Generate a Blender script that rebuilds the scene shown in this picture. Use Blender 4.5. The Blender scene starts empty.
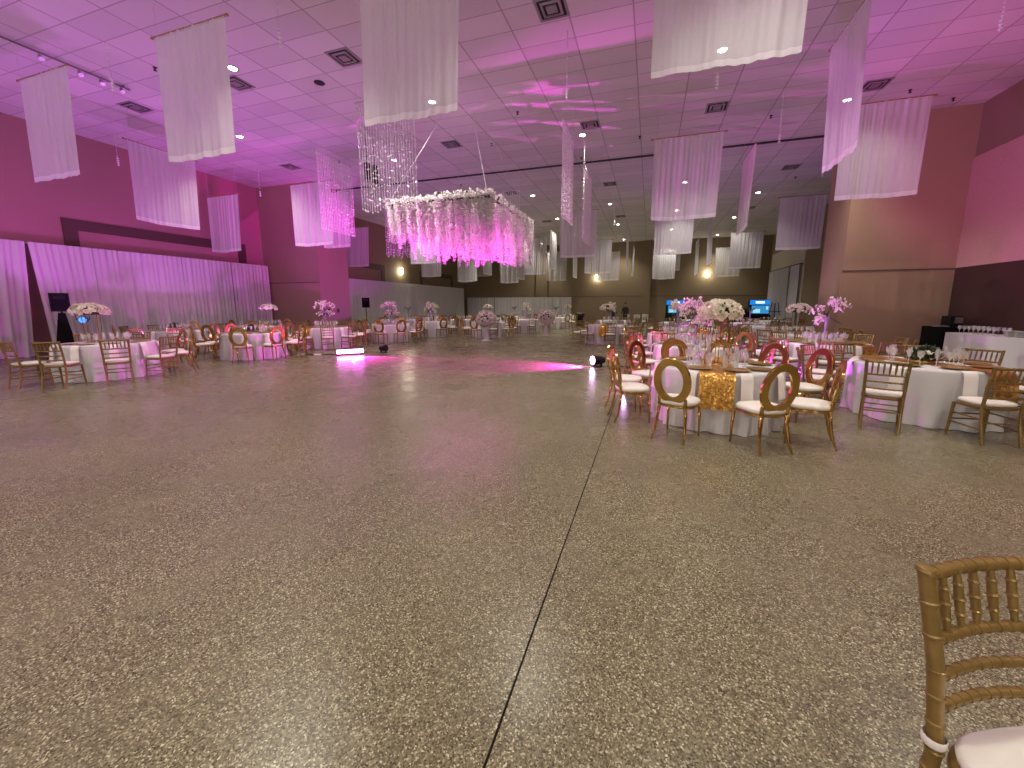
import bpy, math, random
from math import sin, cos, pi, radians as R, sqrt, atan2
from mathutils import Vector
SC = bpy.context.scene
COL = SC.collection
rnd = random.Random(7)

# ------------------------------------------------------------------ materials
def nmat(name):
    m = bpy.data.materials.new(name); m.use_nodes = True
    nt = m.node_tree; nt.nodes.clear()
    out = nt.nodes.new('ShaderNodeOutputMaterial')
    return m, nt, out
def pbr(name, col, rough=.5, metal=0, bump=0, bscale=20, var=0, spec=None, emit=None, estr=0, coat=0):
    m, nt, out = nmat(name)
    b = nt.nodes.new('ShaderNodeBsdfPrincipled')
    b.inputs['Base Color'].default_value = (*col, 1); b.inputs['Roughness'].default_value = rough; b.inputs['Metallic'].default_value = metal
    if spec is not None: b.inputs['Specular IOR Level'].default_value = spec
    if coat: b.inputs['Coat Weight'].default_value = coat
    if emit: b.inputs['Emission Color'].default_value = (*emit, 1); b.inputs['Emission Strength'].default_value = estr
    if bump or var:
        tc = nt.nodes.new('ShaderNodeTexCoord'); n = nt.nodes.new('ShaderNodeTexNoise')
        n.inputs['Scale'].default_value = bscale; n.inputs['Detail'].default_value = 4
        nt.links.new(tc.outputs['Object'], n.inputs['Vector'])
        if bump:
            bp = nt.nodes.new('ShaderNodeBump'); bp.inputs['Strength'].default_value = bump; bp.inputs['Distance'].default_value = .01
            nt.links.new(n.outputs['Fac'], bp.inputs['Height']); nt.links.new(bp.outputs['Normal'], b.inputs['Normal'])
        if var:
            r = nt.nodes.new('ShaderNodeValToRGB')
            r.color_ramp.elements[0].position = .3; r.color_ramp.elements[1].position = .7
            r.color_ramp.elements[0].color = (*[c * (1 - var) for c in col], 1); r.color_ramp.elements[1].color = (*[min(1, c * (1 + var)) for c in col], 1)
            nt.links.new(n.outputs['Fac'], r.inputs['Fac']); nt.links.new(r.outputs['Color'], b.inputs['Base Color'])
    nt.links.new(b.outputs[0], out.inputs[0])
    return m
def emis(name, col, st):
    m, nt, out = nmat(name)
    e = nt.nodes.new('ShaderNodeEmission'); e.inputs[0].default_value = (*col, 1); e.inputs[1].default_value = st
    nt.links.new(e.outputs[0], out.inputs[0]); return m
def sheer(name, col, trans, see):
    """cloth: diffuse + translucent, with a share that lets rays straight through"""
    m, nt, out = nmat(name)
    d = nt.nodes.new('ShaderNodeBsdfDiffuse'); t = nt.nodes.new('ShaderNodeBsdfTranslucent')
    for n in (d, t): n.inputs[0].default_value = (*col, 1)
    mx = nt.nodes.new('ShaderNodeMixShader'); mx.inputs[0].default_value = trans
    nt.links.new(d.outputs[0], mx.inputs[1]); nt.links.new(t.outputs[0], mx.inputs[2])
    last = mx
    if see:
        tr = nt.nodes.new('ShaderNodeBsdfTransparent'); m2 = nt.nodes.new('ShaderNodeMixShader'); m2.inputs[0].default_value = see
        nt.links.new(mx.outputs[0], m2.inputs[1]); nt.links.new(tr.outputs[0], m2.inputs[2]); last = m2
    nt.links.new(last.outputs[0], out.inputs[0]); return m
def glass(name, col=(1, 1, 1), gl=.25, dif=.08):
    m, nt, out = nmat(name)
    tr = nt.nodes.new('ShaderNodeBsdfTransparent'); tr.inputs[0].default_value = (*col, 1)
    g = nt.nodes.new('ShaderNodeBsdfGlossy'); g.inputs['Roughness'].default_value = .06
    d = nt.nodes.new('ShaderNodeBsdfDiffuse'); d.inputs[0].default_value = (*[.9 * c for c in col], 1)
    a = nt.nodes.new('ShaderNodeMixShader'); a.inputs[0].default_value = gl
    b = nt.nodes.new('ShaderNodeMixShader'); b.inputs[0].default_value = dif
    nt.links.new(tr.outputs[0], a.inputs[1]); nt.links.new(g.outputs[0], a.inputs[2])
    nt.links.new(a.outputs[0], b.inputs[1]); nt.links.new(d.outputs[0], b.inputs[2])
    nt.links.new(b.outputs[0], out.inputs[0]); return m
def floor_mat():
    m, nt, out = nmat('polished aggregate concrete'); N = nt.nodes.new; L = nt.links.new
    tc = N('ShaderNodeTexCoord')
    v = N('ShaderNodeTexVoronoi'); v.inputs['Scale'].default_value = 165
    L(tc.outputs['Object'], v.inputs['Vector'])
    sep = N('ShaderNodeSeparateColor'); L(v.outputs['Color'], sep.inputs[0])
    r = N('ShaderNodeValToRGB'); r.color_ramp.interpolation = 'LINEAR'
    e = r.color_ramp.elements
    cols = [(0, (.045, .036, .018)), (.2, (.105, .089, .049)), (.5, (.170, .146, .084)), (.8, (.232, .203, .124)), (.92, (.37, .333, .218)), (1, (.60, .555, .40))]
    e[0].position, e[0].color = 0, (*cols[0][1], 1); e[1].position, e[1].color = 1, (*cols[-1][1], 1)
    for p, c in cols[1:-1]:
        x = e.new(p); x.color = (*c, 1)
    L(sep.outputs[0], r.inputs['Fac'])
    n = N('ShaderNodeTexNoise'); n.inputs['Scale'].default_value = .55; n.inputs['Detail'].default_value = 5; L(tc.outputs['Object'], n.inputs['Vector'])
    mr = N('ShaderNodeMapRange'); mr.inputs[1].default_value = .3; mr.inputs[2].default_value = .7; mr.inputs[3].default_value = .86; mr.inputs[4].default_value = 1.12
    L(n.outputs['Fac'], mr.inputs[0])
    mul = N('ShaderNodeVectorMath'); mul.operation = 'SCALE'; L(r.outputs['Color'], mul.inputs[0]); L(mr.outputs[0], mul.inputs[3])
    b = N('ShaderNodeBsdfPrincipled'); L(mul.outputs[0], b.inputs['Base Color'])
    mr2 = N('ShaderNodeMapRange'); mr2.inputs[1].default_value = .3; mr2.inputs[2].default_value = .7; mr2.inputs[3].default_value = .22; mr2.inputs[4].default_value = .32
    n2 = N('ShaderNodeTexNoise'); n2.inputs['Scale'].default_value = 1.7; n2.inputs['Detail'].default_value = 6; L(tc.outputs['Object'], n2.inputs['Vector'])
    L(n2.outputs['Fac'], mr2.inputs[0]); L(mr2.outputs[0], b.inputs['Roughness'])
    b.inputs['Specular IOR Level'].default_value = .5
    L(b.outputs[0], out.inputs[0]); return m
def ceil_mat():
    m, nt, out = nmat('lay in ceiling tiles'); N = nt.nodes.new; L = nt.links.new
    tc = N('ShaderNodeTexCoord'); sx = N('ShaderNodeSeparateXYZ'); L(tc.outputs['Object'], sx.inputs[0])
    def line(sock, off, per, w):
        a = N('ShaderNodeMath'); a.operation = 'SUBTRACT'; L(sock, a.inputs[0]); a.inputs[1].default_value = off
        p = N('ShaderNodeMath'); p.operation = 'PINGPONG'; L(a.outputs[0], p.inputs[0]); p.inputs[1].default_value = per / 2
        c = N('ShaderNodeMath'); c.operation = 'LESS_THAN'; L(p.outputs[0], c.inputs[0]); c.inputs[1].default_value = w
        return c
    lx = line(sx.outputs[0], -.57, 1.22, .016); ly = line(sx.outputs[1], 8.06, .61, .011)
    mx = N('ShaderNodeMath'); mx.operation = 'MAXIMUM'; L(lx.outputs[0], mx.inputs[0]); L(ly.outputs[0], mx.inputs[1])
    # each tile a little different
    def idx(sock, off, per):
        a = N('ShaderNodeMath'); a.operation = 'SUBTRACT'; L(sock, a.inputs[0]); a.inputs[1].default_value = off
        d = N('ShaderNodeMath'); d.operation = 'DIVIDE'; L(a.outputs[0], d.inputs[0]); d.inputs[1].default_value = per
        f = N('ShaderNodeMath'); f.operation = 'FLOOR'; L(d.outputs[0], f.inputs[0]); return f
    cb = N('ShaderNodeCombineXYZ'); L(idx(sx.outputs[0], -.57, 1.22).outputs[0], cb.inputs[0]); L(idx(sx.outputs[1], 8.06, .61).outputs[0], cb.inputs[1])
    wn = N('ShaderNodeTexWhiteNoise'); L(cb.outputs[0], wn.inputs['Vector'])
    r = N('ShaderNodeValToRGB'); r.color_ramp.elements[0].color = (.58, .56, .55, 1); r.color_ramp.elements[1].color = (.68, .655, .64, 1)
    L(wn.outputs['Value'], r.inputs['Fac'])
    mc = N('ShaderNodeMix'); mc.data_type = 'RGBA'; L(mx.outputs[0], mc.inputs['Factor']); L(r.outputs['Color'], mc.inputs['A']); mc.inputs['B'].default_value = (.38, .345, .34, 1)
    b = N('ShaderNodeBsdfPrincipled'); L(mc.outputs['Result'], b.inputs['Base Color']); b.inputs['Roughness'].default_value = .9
    L(b.outputs[0], out.inputs[0]); return m
def sequin_mat():
    m, nt, out = nmat('gold sequin cloth'); N = nt.nodes.new; L = nt.links.new
    tc = N('ShaderNodeTexCoord'); v = N('ShaderNodeTexVoronoi'); v.inputs['Scale'].default_value = 70; L(tc.outputs['Object'], v.inputs['Vector'])
    b = N('ShaderNodeBsdfPrincipled'); b.inputs['Metallic'].default_value = .8; b.inputs['Roughness'].default_value = .3
    r = N('ShaderNodeValToRGB'); r.color_ramp.elements[0].color = (.42, .20, .03, 1); r.color_ramp.elements[1].color = (.95, .58, .16, 1)
    sp = N('ShaderNodeSeparateColor'); L(v.outputs['Color'], sp.inputs[0]); L(sp.outputs[0], r.inputs['Fac']); L(r.outputs['Color'], b.inputs['Base Color'])
    vm = N('ShaderNodeVectorMath'); vm.operation = 'MULTIPLY_ADD'; L(v.outputs['Color'], vm.inputs[0]); vm.inputs[1].default_value = (.9, .9, .9); vm.inputs[2].default_value = (-.45, -.45, -.45)
    g = N('ShaderNodeNewGeometry'); ad = N('ShaderNodeVectorMath'); ad.operation = 'ADD'; L(g.outputs['Normal'], ad.inputs[0]); L(vm.outputs[0], ad.inputs[1])
    nz = N('ShaderNodeVectorMath'); nz.operation = 'NORMALIZE'; L(ad.outputs[0], nz.inputs[0]); L(nz.outputs[0], b.inputs['Normal'])
    L(b.outputs[0], out.inputs[0]); return m

M = dict(
    floor=floor_mat(), ceiling=ceil_mat(), sequin=sequin_mat(),
    wall=pbr('taupe wall paint', (.29, .20, .15), .75, bump=.05, bscale=60, var=.04),
    wall_tan=pbr('tan wall paint', (.40, .27, .185), .75, bump=.05, bscale=60, var=.04),
    wall_rose=pbr('rose taupe wall paint', (.37, .185, .19), .75, bump=.05, bscale=60, var=.04),
    panel=pbr('pale rose light band', (.58, .34, .32), .8, var=.04),  # wall tone with the pink light mixed into the colour
    wall_far=pbr('olive brown wall paint', (.235, .175, .105), .75, bump=.05, bscale=60, var=.05),
    dark_panel=pbr('dark maroon lower wall', (.055, .024, .021), .6, var=.06, bscale=8),
    trim=pbr('dark brown trim paint', (.085, .045, .035), .6),
    groove=pbr('shadow gap trim', (.11, .08, .06), .7),
    cream=pbr('cream slab', (.55, .52, .42), .7, var=.04),
    joint=pbr('floor joint filler', (.012, .009, .006), .9, spec=.1),
    track=pbr('black ceiling rail', (.03, .022, .028), .5), rail=pbr('grey track rail', (.22, .19, .21), .5),
    banner=sheer('white sheer voile', (.80, .79, .82), .3, .22),
    hem=sheer('white doubled voile', (.82, .81, .83), .35, .02),
    drape=sheer('white poly drape', (.70, .68, .69), .15, 0),
    greydrape=sheer('grey poly drape', (.62, .62, .64), .15, 0),
    wood=pbr('raw pine dowel', (.36, .20, .10), .55, var=.2, bscale=14),
    cord=pbr('clear hanging line', (.6, .58, .6), .4),
    gold=pbr('gold painted wood', (.25, .16, .047), .34, .35, var=.12, bscale=30, coat=.15),
    goldmetal=pbr('polished gold steel', (.62, .40, .13), .14, 1),
    goldrim=pbr('gold lacquer', (.52, .33, .11), .3, .7),
    ivory=pbr('ivory leatherette', (.84, .80, .74), .55, bump=.05, bscale=30),
    whitewood=pbr('white painted wood', (.62, .62, .58), .5),
    cloth=pbr('white table linen', (.66, .65, .66), .85, bump=.15, bscale=90),
    napkin=pbr('ivory napkin linen', (.86, .82, .78), .8),
    ply=pbr('folding table plywood', (.3, .2, .12), .6),
    petal_w=sheer('cream white petals', (.93, .88, .76), .3, 0),
    petal_p=sheer('blush pink petals', (.92, .82, .81), .3, 0),
    petal_wis=sheer('white wisteria petals', (.93, .90, .88), .5, 0),
    petal_c=pbr('flower centre', (.6, .45, .15), .7),
    leaf=pbr('dark green leaves', (.03, .06, .022), .55, var=.3, bscale=12),
    branch=pbr('brown branch', (.09, .055, .03), .7),
    glass=glass('clear stemware glass', (1, 1, 1), .3, .30), vase=glass('violet tinted vase glass', (.80, .62, .95), .2, .35),
    crystal=pbr('faceted crystal beads', (.96, .94, .97), .1, .15),
    thread=pbr('bead thread', (.92, .88, .92), .25),
    black=pbr('black plastic', (.008, .008, .009), .5, spec=.25), blackcloth=pbr('black spandex cover', (.006, .006, .006), .9, spec=.1),
    grille=pbr('black speaker grille', (.006, .006, .006), .8, spec=.1, bump=.3, bscale=200),
    steel=pbr('brushed steel', (.5, .5, .5), .35, .8), vent=pbr('grey vent metal', (.30, .27, .28), .5, .2), vdark=pbr('vent gap', (.02, .018, .02), .8),
    lens=emis('lit downlight lens', (1, .95, .86), 30), sconce=emis('lit sconce diffuser', (1, .96, .78), 40),
    led=emis('magenta LED face', (1, .20, .95), 26), parlens=emis('violet lamp lens', (.86, .45, 1), 30), bluelens=emis('blue lamp lens', (.06, .25, 1), 2.2),
    scr_head=emis('blue display header', (.015, .22, .75), 1.1), scr_white=emis('white display bar', (.75, .95, 1), 1.5), scr=emis('blue display picture', (.05, .30, .62), .9), scr_hi=emis('pale display picture', (.35, .75, .95), 1.0),
    skin=pbr('skin', (.36, .2, .13), .55), hair=pbr('dark hair', (.014, .01, .008), .6), blackwear=pbr('black clothing', (.012, .012, .014), .85),
    china=pbr('white china', (.8, .78, .75), .25), bin=pbr('black bin liner', (.012, .013, .017), .3, bump=.5, bscale=14),
    switch=pbr('black wall plate', (.015, .013, .013), .5), tape=pbr('white floor tape', (.6, .55, .5), .6),
)

# ------------------------------------------------------------------ mesh builder
class MB:
    def __init__(s): s.v = []; s.f = []; s.m = []; s.mi = 0
    def face(s, *ix): s.f.append(ix); s.m.append(s.mi)
    def box(s, x0, x1, y0, y1, z0, z1, rz=0, piv=None):
        b = len(s.v)
        for z in (z0, z1):
            for x, y in ((x0, y0), (x1, y0), (x1, y1), (x0, y1)):
                if rz:
                    px, py = piv if piv else ((x0 + x1) / 2, (y0 + y1) / 2)
                    dx, dy = x - px, y - py; x, y = px + dx * cos(rz) - dy * sin(rz), py + dx * sin(rz) + dy * cos(rz)
                s.v.append((x, y, z))
        for q in ((0, 3, 2, 1), (4, 5, 6, 7), (0, 1, 5, 4), (1, 2, 6, 5), (2, 3, 7, 6), (3, 0, 4, 7)): s.face(*[b + i for i in q])
        return s
    def rbox(s, x0, x1, y0, y1, z0, z1, r=.01, n=3):
        """box with rounded vertical edges and a small chamfer top and bottom"""
        def ring(z, ins):
            out = []
            for cx_, cy_, a0 in ((x1 - r, y1 - r, 0), (x0 + r, y1 - r, pi / 2), (x0 + r, y0 + r, pi), (x1 - r, y0 + r, 1.5 * pi)):
                for k in range(n + 1):
                    a = a0 + pi / 2 * k / n; out.append((cx_ + (r - ins) * cos(a), cy_ + (r - ins) * sin(a), z))
            return out
        c = min(r * .5, (z1 - z0) * .3)
        return s.loft([ring(z0, c), ring(z0 + c, 0), ring(z1 - c, 0), ring(z1, c)])
    def loft(s, rings, closed=True, caps=True):
        b = len(s.v); n = len(rings[0])
        for r in rings: s.v.extend(tuple(p) for p in r)
        for i in range(len(rings) - 1):
            for k in range(n if closed else n - 1):
                k2 = (k + 1) % n
                s.face(b + i * n + k, b + i * n + k2, b + (i + 1) * n + k2, b + (i + 1) * n + k)
        if caps and closed:
            s.face(*[b + k for k in range(n - 1, -1, -1)]); s.face(*[b + (len(rings) - 1) * n + k for k in range(n)])
        return s
    def tube(s, pts, rad, n=8, flat=1.0, caps=True, up=None):
        pts = [Vector(p) for p in pts]
        if not hasattr(rad, '__len__'): rad = [rad] * len(pts)
        rings = []; ref = Vector(up) if up else None
        for i, p in enumerate(pts):
            t = (pts[min(i + 1, len(pts) - 1)] - pts[max(i - 1, 0)]).normalized()
            if ref is None: ref = Vector((0, 0, 1)) if abs(t.z) < .9 else Vector((1, 0, 0))
            a = (ref - t * ref.dot(t)).normalized(); b_ = t.cross(a); ref = a if not up else ref
            rings.append([p + (a * cos(2 * pi * k / n) * flat + b_ * sin(2 * pi * k / n)) * rad[i] for k in range(n)])
        return s.loft(rings, True, caps)
    def lathe(s, prof, n=16, c=(0, 0, 0), caps=True):
        return s.loft([[(c[0] + r * cos(2 * pi * k / n), c[1] + r * sin(2 * pi * k / n), c[2] + z) for k in range(n)] for r, z in prof], True, caps)
    def grid(s, fn, nu, nv):
        b = len(s.v)
        for j in range(nv + 1):
            for i in range(nu + 1): s.v.append(tuple(fn(i / nu, j / nv)))
        for j in range(nv):
            for i in range(nu):
                a = b + j * (nu + 1) + i; s.face(a, a + 1, a + nu + 2, a + nu + 1)
        return s
    def mesh(s, name, mats, smooth=False):
        me = bpy.data.meshes.new(name); me.from_pydata(s.v, [], s.f)
        for m in (mats if isinstance(mats, (list, tuple)) else [mats]): me.materials.append(M[m])
        if any(s.m): me.polygons.foreach_set('material_index', s.m)
        me.update()
        if smooth:
            if smooth is True: me.polygons.foreach_set('use_smooth', [True] * len(me.polygons))
            else: me.shade_smooth() if False else me.polygons.foreach_set('use_smooth', [True] * len(me.polygons)); 
            if smooth is not True: me.set_sharp_from_angle(angle=R(smooth))
        return me

SEEN = {}
def tag(o, label, cat, group=None, kind=None):
    k = SEEN.get(label)
    if k is not None and not (group and k == group): print('DUPLABEL', label)
    if not 4 <= len(label.split()) <= 16: print('LABELLEN', len(label.split()), label)
    SEEN[label] = group
    o['label'] = label; o['category'] = cat
    if group: o['group'] = group
    if kind: o['kind'] = kind
    return o
def put(name, me, parent=None, loc=(0, 0, 0), rz=0, rx=0, ry=0):
    o = bpy.data.objects.new(name, me); COL.objects.link(o)
    o.location = loc; o.rotation_euler = (rx, ry, rz)
    if parent is not None: o.parent = parent
    return o
def thing(name, label, cat, loc=(0, 0, 0), rz=0, group=None, me=None):
    return tag(put(name, me, None, loc, rz), label, cat, group)
def struct(name, me, loc=(0, 0, 0)):
    o = put(name, me, None, loc); o['kind'] = 'structure'; return o
def kit(parts):
    """parts: list of (name, mesh[, sub parts]) shared by every copy of a thing"""
    def make(root):
        for p in parts:
            o = put(p[0], p[1], root)
            if len(p) > 3: o['kind'] = p[3]
            for q in (p[2] if len(p) > 2 and p[2] else ()): put(q[0], q[1], o)
    return make
ORD = ['first', 'second', 'third', 'fourth', 'fifth', 'sixth', 'seventh', 'eighth', 'ninth', 'tenth', 'eleventh', 'twelfth']

# ------------------------------------------------------------------ room shell (metres; camera stands at the origin, +Y runs down the hall)
XL, XR, XR2, YF, YB, H = -18.57, 8.71, 9.3, 38.0, -9.0, 7.25
struct('floor', MB().box(XL - .3, XR2 + .3, YB - .3, YF + .3, -.2, 0).mesh('floor', 'floor'))
struct('ceiling', MB().box(XL - .3, XR2 + .3, YB - .3, YF + .3, H, H + .2).mesh('ceiling', 'ceiling'))
struct('wall_left_far', MB().box(XL - .25, XL, 16.3, YF, 0, H).mesh('wall_left_far', 'wall_far'))
struct('wall_left', MB().box(XL - .25, XL, YB, 16.3, 0, H).mesh('wall_left', 'wall_rose'))
struct('wall_far', MB().box(XL, XR2, YF, YF + .25, 0, H).box(-10.7, -9.55, YF - .3, YF, 0, H).box(-.75, -.05, YF - .3, YF, 0, H).mesh('wall_far', 'wall_far'))
struct('wall_back', MB().box(XL, XR2, YB - .25, YB, 0, H).mesh('wall_back', 'wall'))
struct('wall_right', MB().box(XR, XR + .25, YB, 15.6, 0, H).mesh('wall_right', 'wall'))
struct('wall_right_lit_band', MB().box(XR - .03, XR, YB, 15.6, 2.7, 5.8).mesh('wall_right_lit_band', 'panel'))  # paler band paints in the pink light falling on this wall
struct('wall_right_lower', MB().box(XR - .03, XR, YB, 15.6, 0, 2.7).mesh('wall_right_lower', 'dark_panel'))  # darker maroon slab over the lower part of the wall
struct('wall_right_far', MB().box(XR2, XR2 + .25, 15.6, YF, 0, H).mesh('wall_right_far', 'wall_far'))
struct('wall_left_pier', MB().box(XL, -15.1, 15.3, 17.25, 0, H).mesh('wall_left_pier', 'wall'))
struct('wall_right_pier', MB().box(5.85, XR2, 15.6, 17.3, 0, H).mesh('wall_right_pier', 'wall_tan'))
struct('trim_1', MB().box(-15.1, 5.85, 16.73, 16.81, H - .05, H).mesh('trim', 'track'))              # partition track
def frame(y0, y1, zt, w=.36):
    return MB().box(XL, XL + .05, y0, y0 + w, 0, zt).box(XL, XL + .05, y1 - w, y1, 0, zt).box(XL, XL + .05, y0 + w, y1 - w, zt - w, zt).mesh('door_frame', 'trim')
struct('trim_2', frame(8.15, 14.4, 4.45)); struct('trim_3', frame(17.9, 24.9, 4.45)); struct('trim_4', frame(29.6, 35.4, 4.45))
struct('trim_5', MB().box(5.85, XR - .03, 15.585, 15.6, 2.66, 2.70).mesh('trim', 'groove'))
struct('trim_6', MB().box(-9.55, -.75, YF - .015, YF, 2.38, 2.43).box(-.05, XR2, YF - .015, YF, 2.38, 2.43).mesh('trim', 'groove'))
struct('trim_7', MB().box(XL, -15.1, 15.285, 15.3, 2.66, 2.70).mesh('trim', 'groove'))
struct('trim_8', MB().box(-.479, -.470, YB, YF, .0, .0015).mesh('trim', 'joint'))                      # saw cut in the slab
struct('wall_cream_slab', MB().box(XR2 - .06, XR2, 30.2, 37.5, 0, 5.6).mesh('door', 'cream'))  # cream slab behind the grey curtains and above them

# ------------------------------------------------------------------ lights in the room
def lamp(kind, name, loc, power, col=(1, 1, 1), target=None, **kw):
    l = bpy.data.lights.new(name, kind); l.energy = power; l.color = col
    for k, v in kw.items(): setattr(l, k, v)
    o = bpy.data.objects.new(name, l); COL.objects.link(o); o.location = loc
    if target is not None: o.rotation_euler = (Vector(target) - Vector(loc)).to_track_quat('-Z', 'Y').to_euler()
    return o
WARM = (1, .935, .80)
DL_W = 560
ring_me = MB().lathe([(.105, -.012), (.105, 0), (.075, 0), (.075, -.012)], 20, caps=False).mesh('trim_ring', 'vent', 40)
ring_me = MB().loft([[(r * cos(2 * pi * k / 20), r * sin(2 * pi * k / 20), z) for k in range(20)] for r, z in ((.135, 0), (.135, -.014), (.102, -.014), (.098, 0))], True, False).mesh('trim_ring', 'vent', 40)
lens_me = MB().lathe([(.098, -.002), (.09, -.012), (.03, -.020)], 20).mesh('lens', 'lens')
rows = [(-2.0, 0), (1.4, 1), (4.6, 0), (7.8, 1), (10.7, 0), (14.2, 1), (20.8, 0), (23.8, 1), (26.6, 0), (29.8, 1), (33.0, 0), (36.6, 1)]
for ri, (y, par) in enumerate(rows):
    xs = [-9.85, -2.43, 4.95] if par else [-13.5, -6.1, 1.27]
    for xi, x in enumerate(xs):
        if y > 6:
            t = thing('downlight', f'lit recessed ceiling downlight, {ORD[xi]} from the left wall in the {ORD[ri - 3]} visible row', 'light', (x, y, H), group='recessed downlights in the ceiling')
            put('trim_ring', ring_me, t); put('lens', lens_me, t)
        if y == 4.6 and xi == 0: continue
        lamp('SPOT', 'downlight lamp', (x, y, H - .05), DL_W, WARM, spot_size=R(104), spot_blend=.75, shadow_soft_size=.09)
# wall sconces
sc_me = MB().lathe([(.05, -.24), (.085, -.2), (.085, .2), (.05, .24)], 14).mesh('diffuser', 'sconce', True)
sb_me = MB().rbox(-.09, .09, -.09, -.05, -.12, .12, .015).mesh('back_plate', 'vent')
for x, y, z, rz, lab in ((-4.83, YF - .09, 4.1, pi, 'glowing wall sconce on the far wall, above the two people in black'), (4.54, YF - .09, 4.24, pi, 'glowing wall sconce on the far wall, above the pair of blue displays'), (XL + .09, 26.9, 4.2, -pi / 2, 'glowing wall sconce on the side wall above the grey drapes')):
    t = thing('wall_sconce', lab, 'light', (x, y, z), rz); put('diffuser', sc_me, t); put('back_plate', sb_me, t)
    dx, dy = (0, -.35) if rz == pi else (.35, 0)
    lamp('POINT', 'sconce lamp', (x + dx, y + dy, z), 30, (1, .9, .62), shadow_soft_size=.1)

for x in (-15.5, -9.5, -3.5, 3.0): lamp('POINT', 'rear fill lamp', (x, YB + .4, 4.2), 400, (1, .96, .90), shadow_soft_size=.15)  # unseen lamps added behind the camera to brighten ceiling and front faces
# ------------------------------------------------------------------ ceiling fixtures
def sq(a, z): return [(-a, -a, z), (a, -a, z), (a, a, z), (-a, a, z)]
vent_fr = MB().loft([sq(.30, 0), sq(.30, -.015), sq(.255, -.015), sq(.25, 0)], True, False).mesh('vent_frame', 'vent')
vent_bk = MB().box(-.25, .25, -.25, .25, -.004, -.001).mesh('dark_throat', 'vdark')
vent_c1 = MB().loft([sq(.20, -.012), sq(.19, -.03), sq(.15, -.03), sq(.16, -.008)], True, False).mesh('louvre', 'vent')
vent_c2 = MB().box(-.10, .10, -.10, .10, -.034, -.01).mesh('centre_plate', 'vent')
for yi, y in enumerate((8.3, 13.52, 20.0, 27.2)):
    for xi, x in enumerate((-14.4, -10.4, -6.98, -2.07, 1.57, 5.28)):
        if (y < 9 and x > 1) or (y > 13 and y < 14 and x == -10.4): continue
        t = thing('air_vent', f'square ceiling air vent, {ORD[xi]} from the left wall, {ORD[yi]} row back', 'air vent', (x, y, H), group='square air vents in the ceiling')
        for n, me in (('vent_frame', vent_fr), ('dark_throat', vent_bk), ('louvre', vent_c1), ('centre_plate', vent_c2)): put(n, me, t)
spk_me = MB().lathe([(.13, 0), (.13, -.012), (.11, -.018), (.04, -.022)], 20).mesh('ceiling_speaker', 'vdark')
thing('ceiling_speaker', 'round dark ceiling speaker between the first two air vent rows', 'speaker', (-8.35, 8.95, H), me=spk_me)
spr_me = MB().lathe([(.045, 0), (.045, -.008), (.016, -.012), (.016, -.06), (.04, -.066), (.04, -.072)], 10).mesh('sprinkler_head', 'vdark')
for i, (x, y) in enumerate([(-7.5, 9.9), (-2.8, 16.2), (-4.0, 12.0), (0, 10.3), (-.6, 14.9), (3.2, 14.6), (6.3, 14.1), (7.7, 15.0), (-11.6, 7.2), (-5.6, 13.9), (2.1, 18.4), (-3.2, 18.9), (-8.8, 17.9), (5.9, 21.5), (-12.0, 13.6)]):
    thing('ceiling_sprinkler', f'small dark sprinkler head, {ORD[i] if i < 12 else ["thirteenth", "fourteenth", "fifteenth"][i - 12]} of those scattered over the ceiling tiles', 'sprinkler', (x, y, H), group='sprinkler heads', me=spr_me)
# track light
t = thing('track_light', 'black ceiling track with small spotlights near the left wall', 'track light', (-13.3, 6.5, H))
put('rail', MB().rbox(-.016, .016, -1.5, 1.1, -.07, -.035, .008).mesh('rail', 'rail'), t)
put('mount', MB().box(-.015, .015, -1.4, -1.37, -.03, 0).box(-.015, .015, .95, .98, -.03, 0).mesh('mount', 'rail'), t)
hd = MB().tube([(0, 0, -.075), (0, 0, -.11)], .012, 8).tube([(0, 0, -.11), (.03, 0, -.15), (.07, 0, -.20)], [.03, .045, .055], 12).mesh('spot_head', 'steel', 40)
for y in (-1.35, -.55, .1, .5, .9): put('spot_head', hd, t, (0, y, 0))
# chain hoists
for i, (x, y) in enumerate(((-9.62, 12.25), (-9.35, 12.3))):
    t = thing('hanging_chain_hoist', ['black chain hoist hanging behind the bead curtain, the higher one', 'black chain hoist hanging behind the bead curtain, the lower one'][i], 'hoist', (x, y, H))
    z = 6.25 - .1 * i
    put('hoist_body', MB().rbox(-.09, .09, -.07, .07, z - H - .35, z - H + .25, .03).mesh('hoist_body', 'black', 40), t)
    put('chain', MB().tube([(0, 0, z - H + .25), (0, 0, 0)], .012, 6).mesh('chain', 'black'), t)
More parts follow.
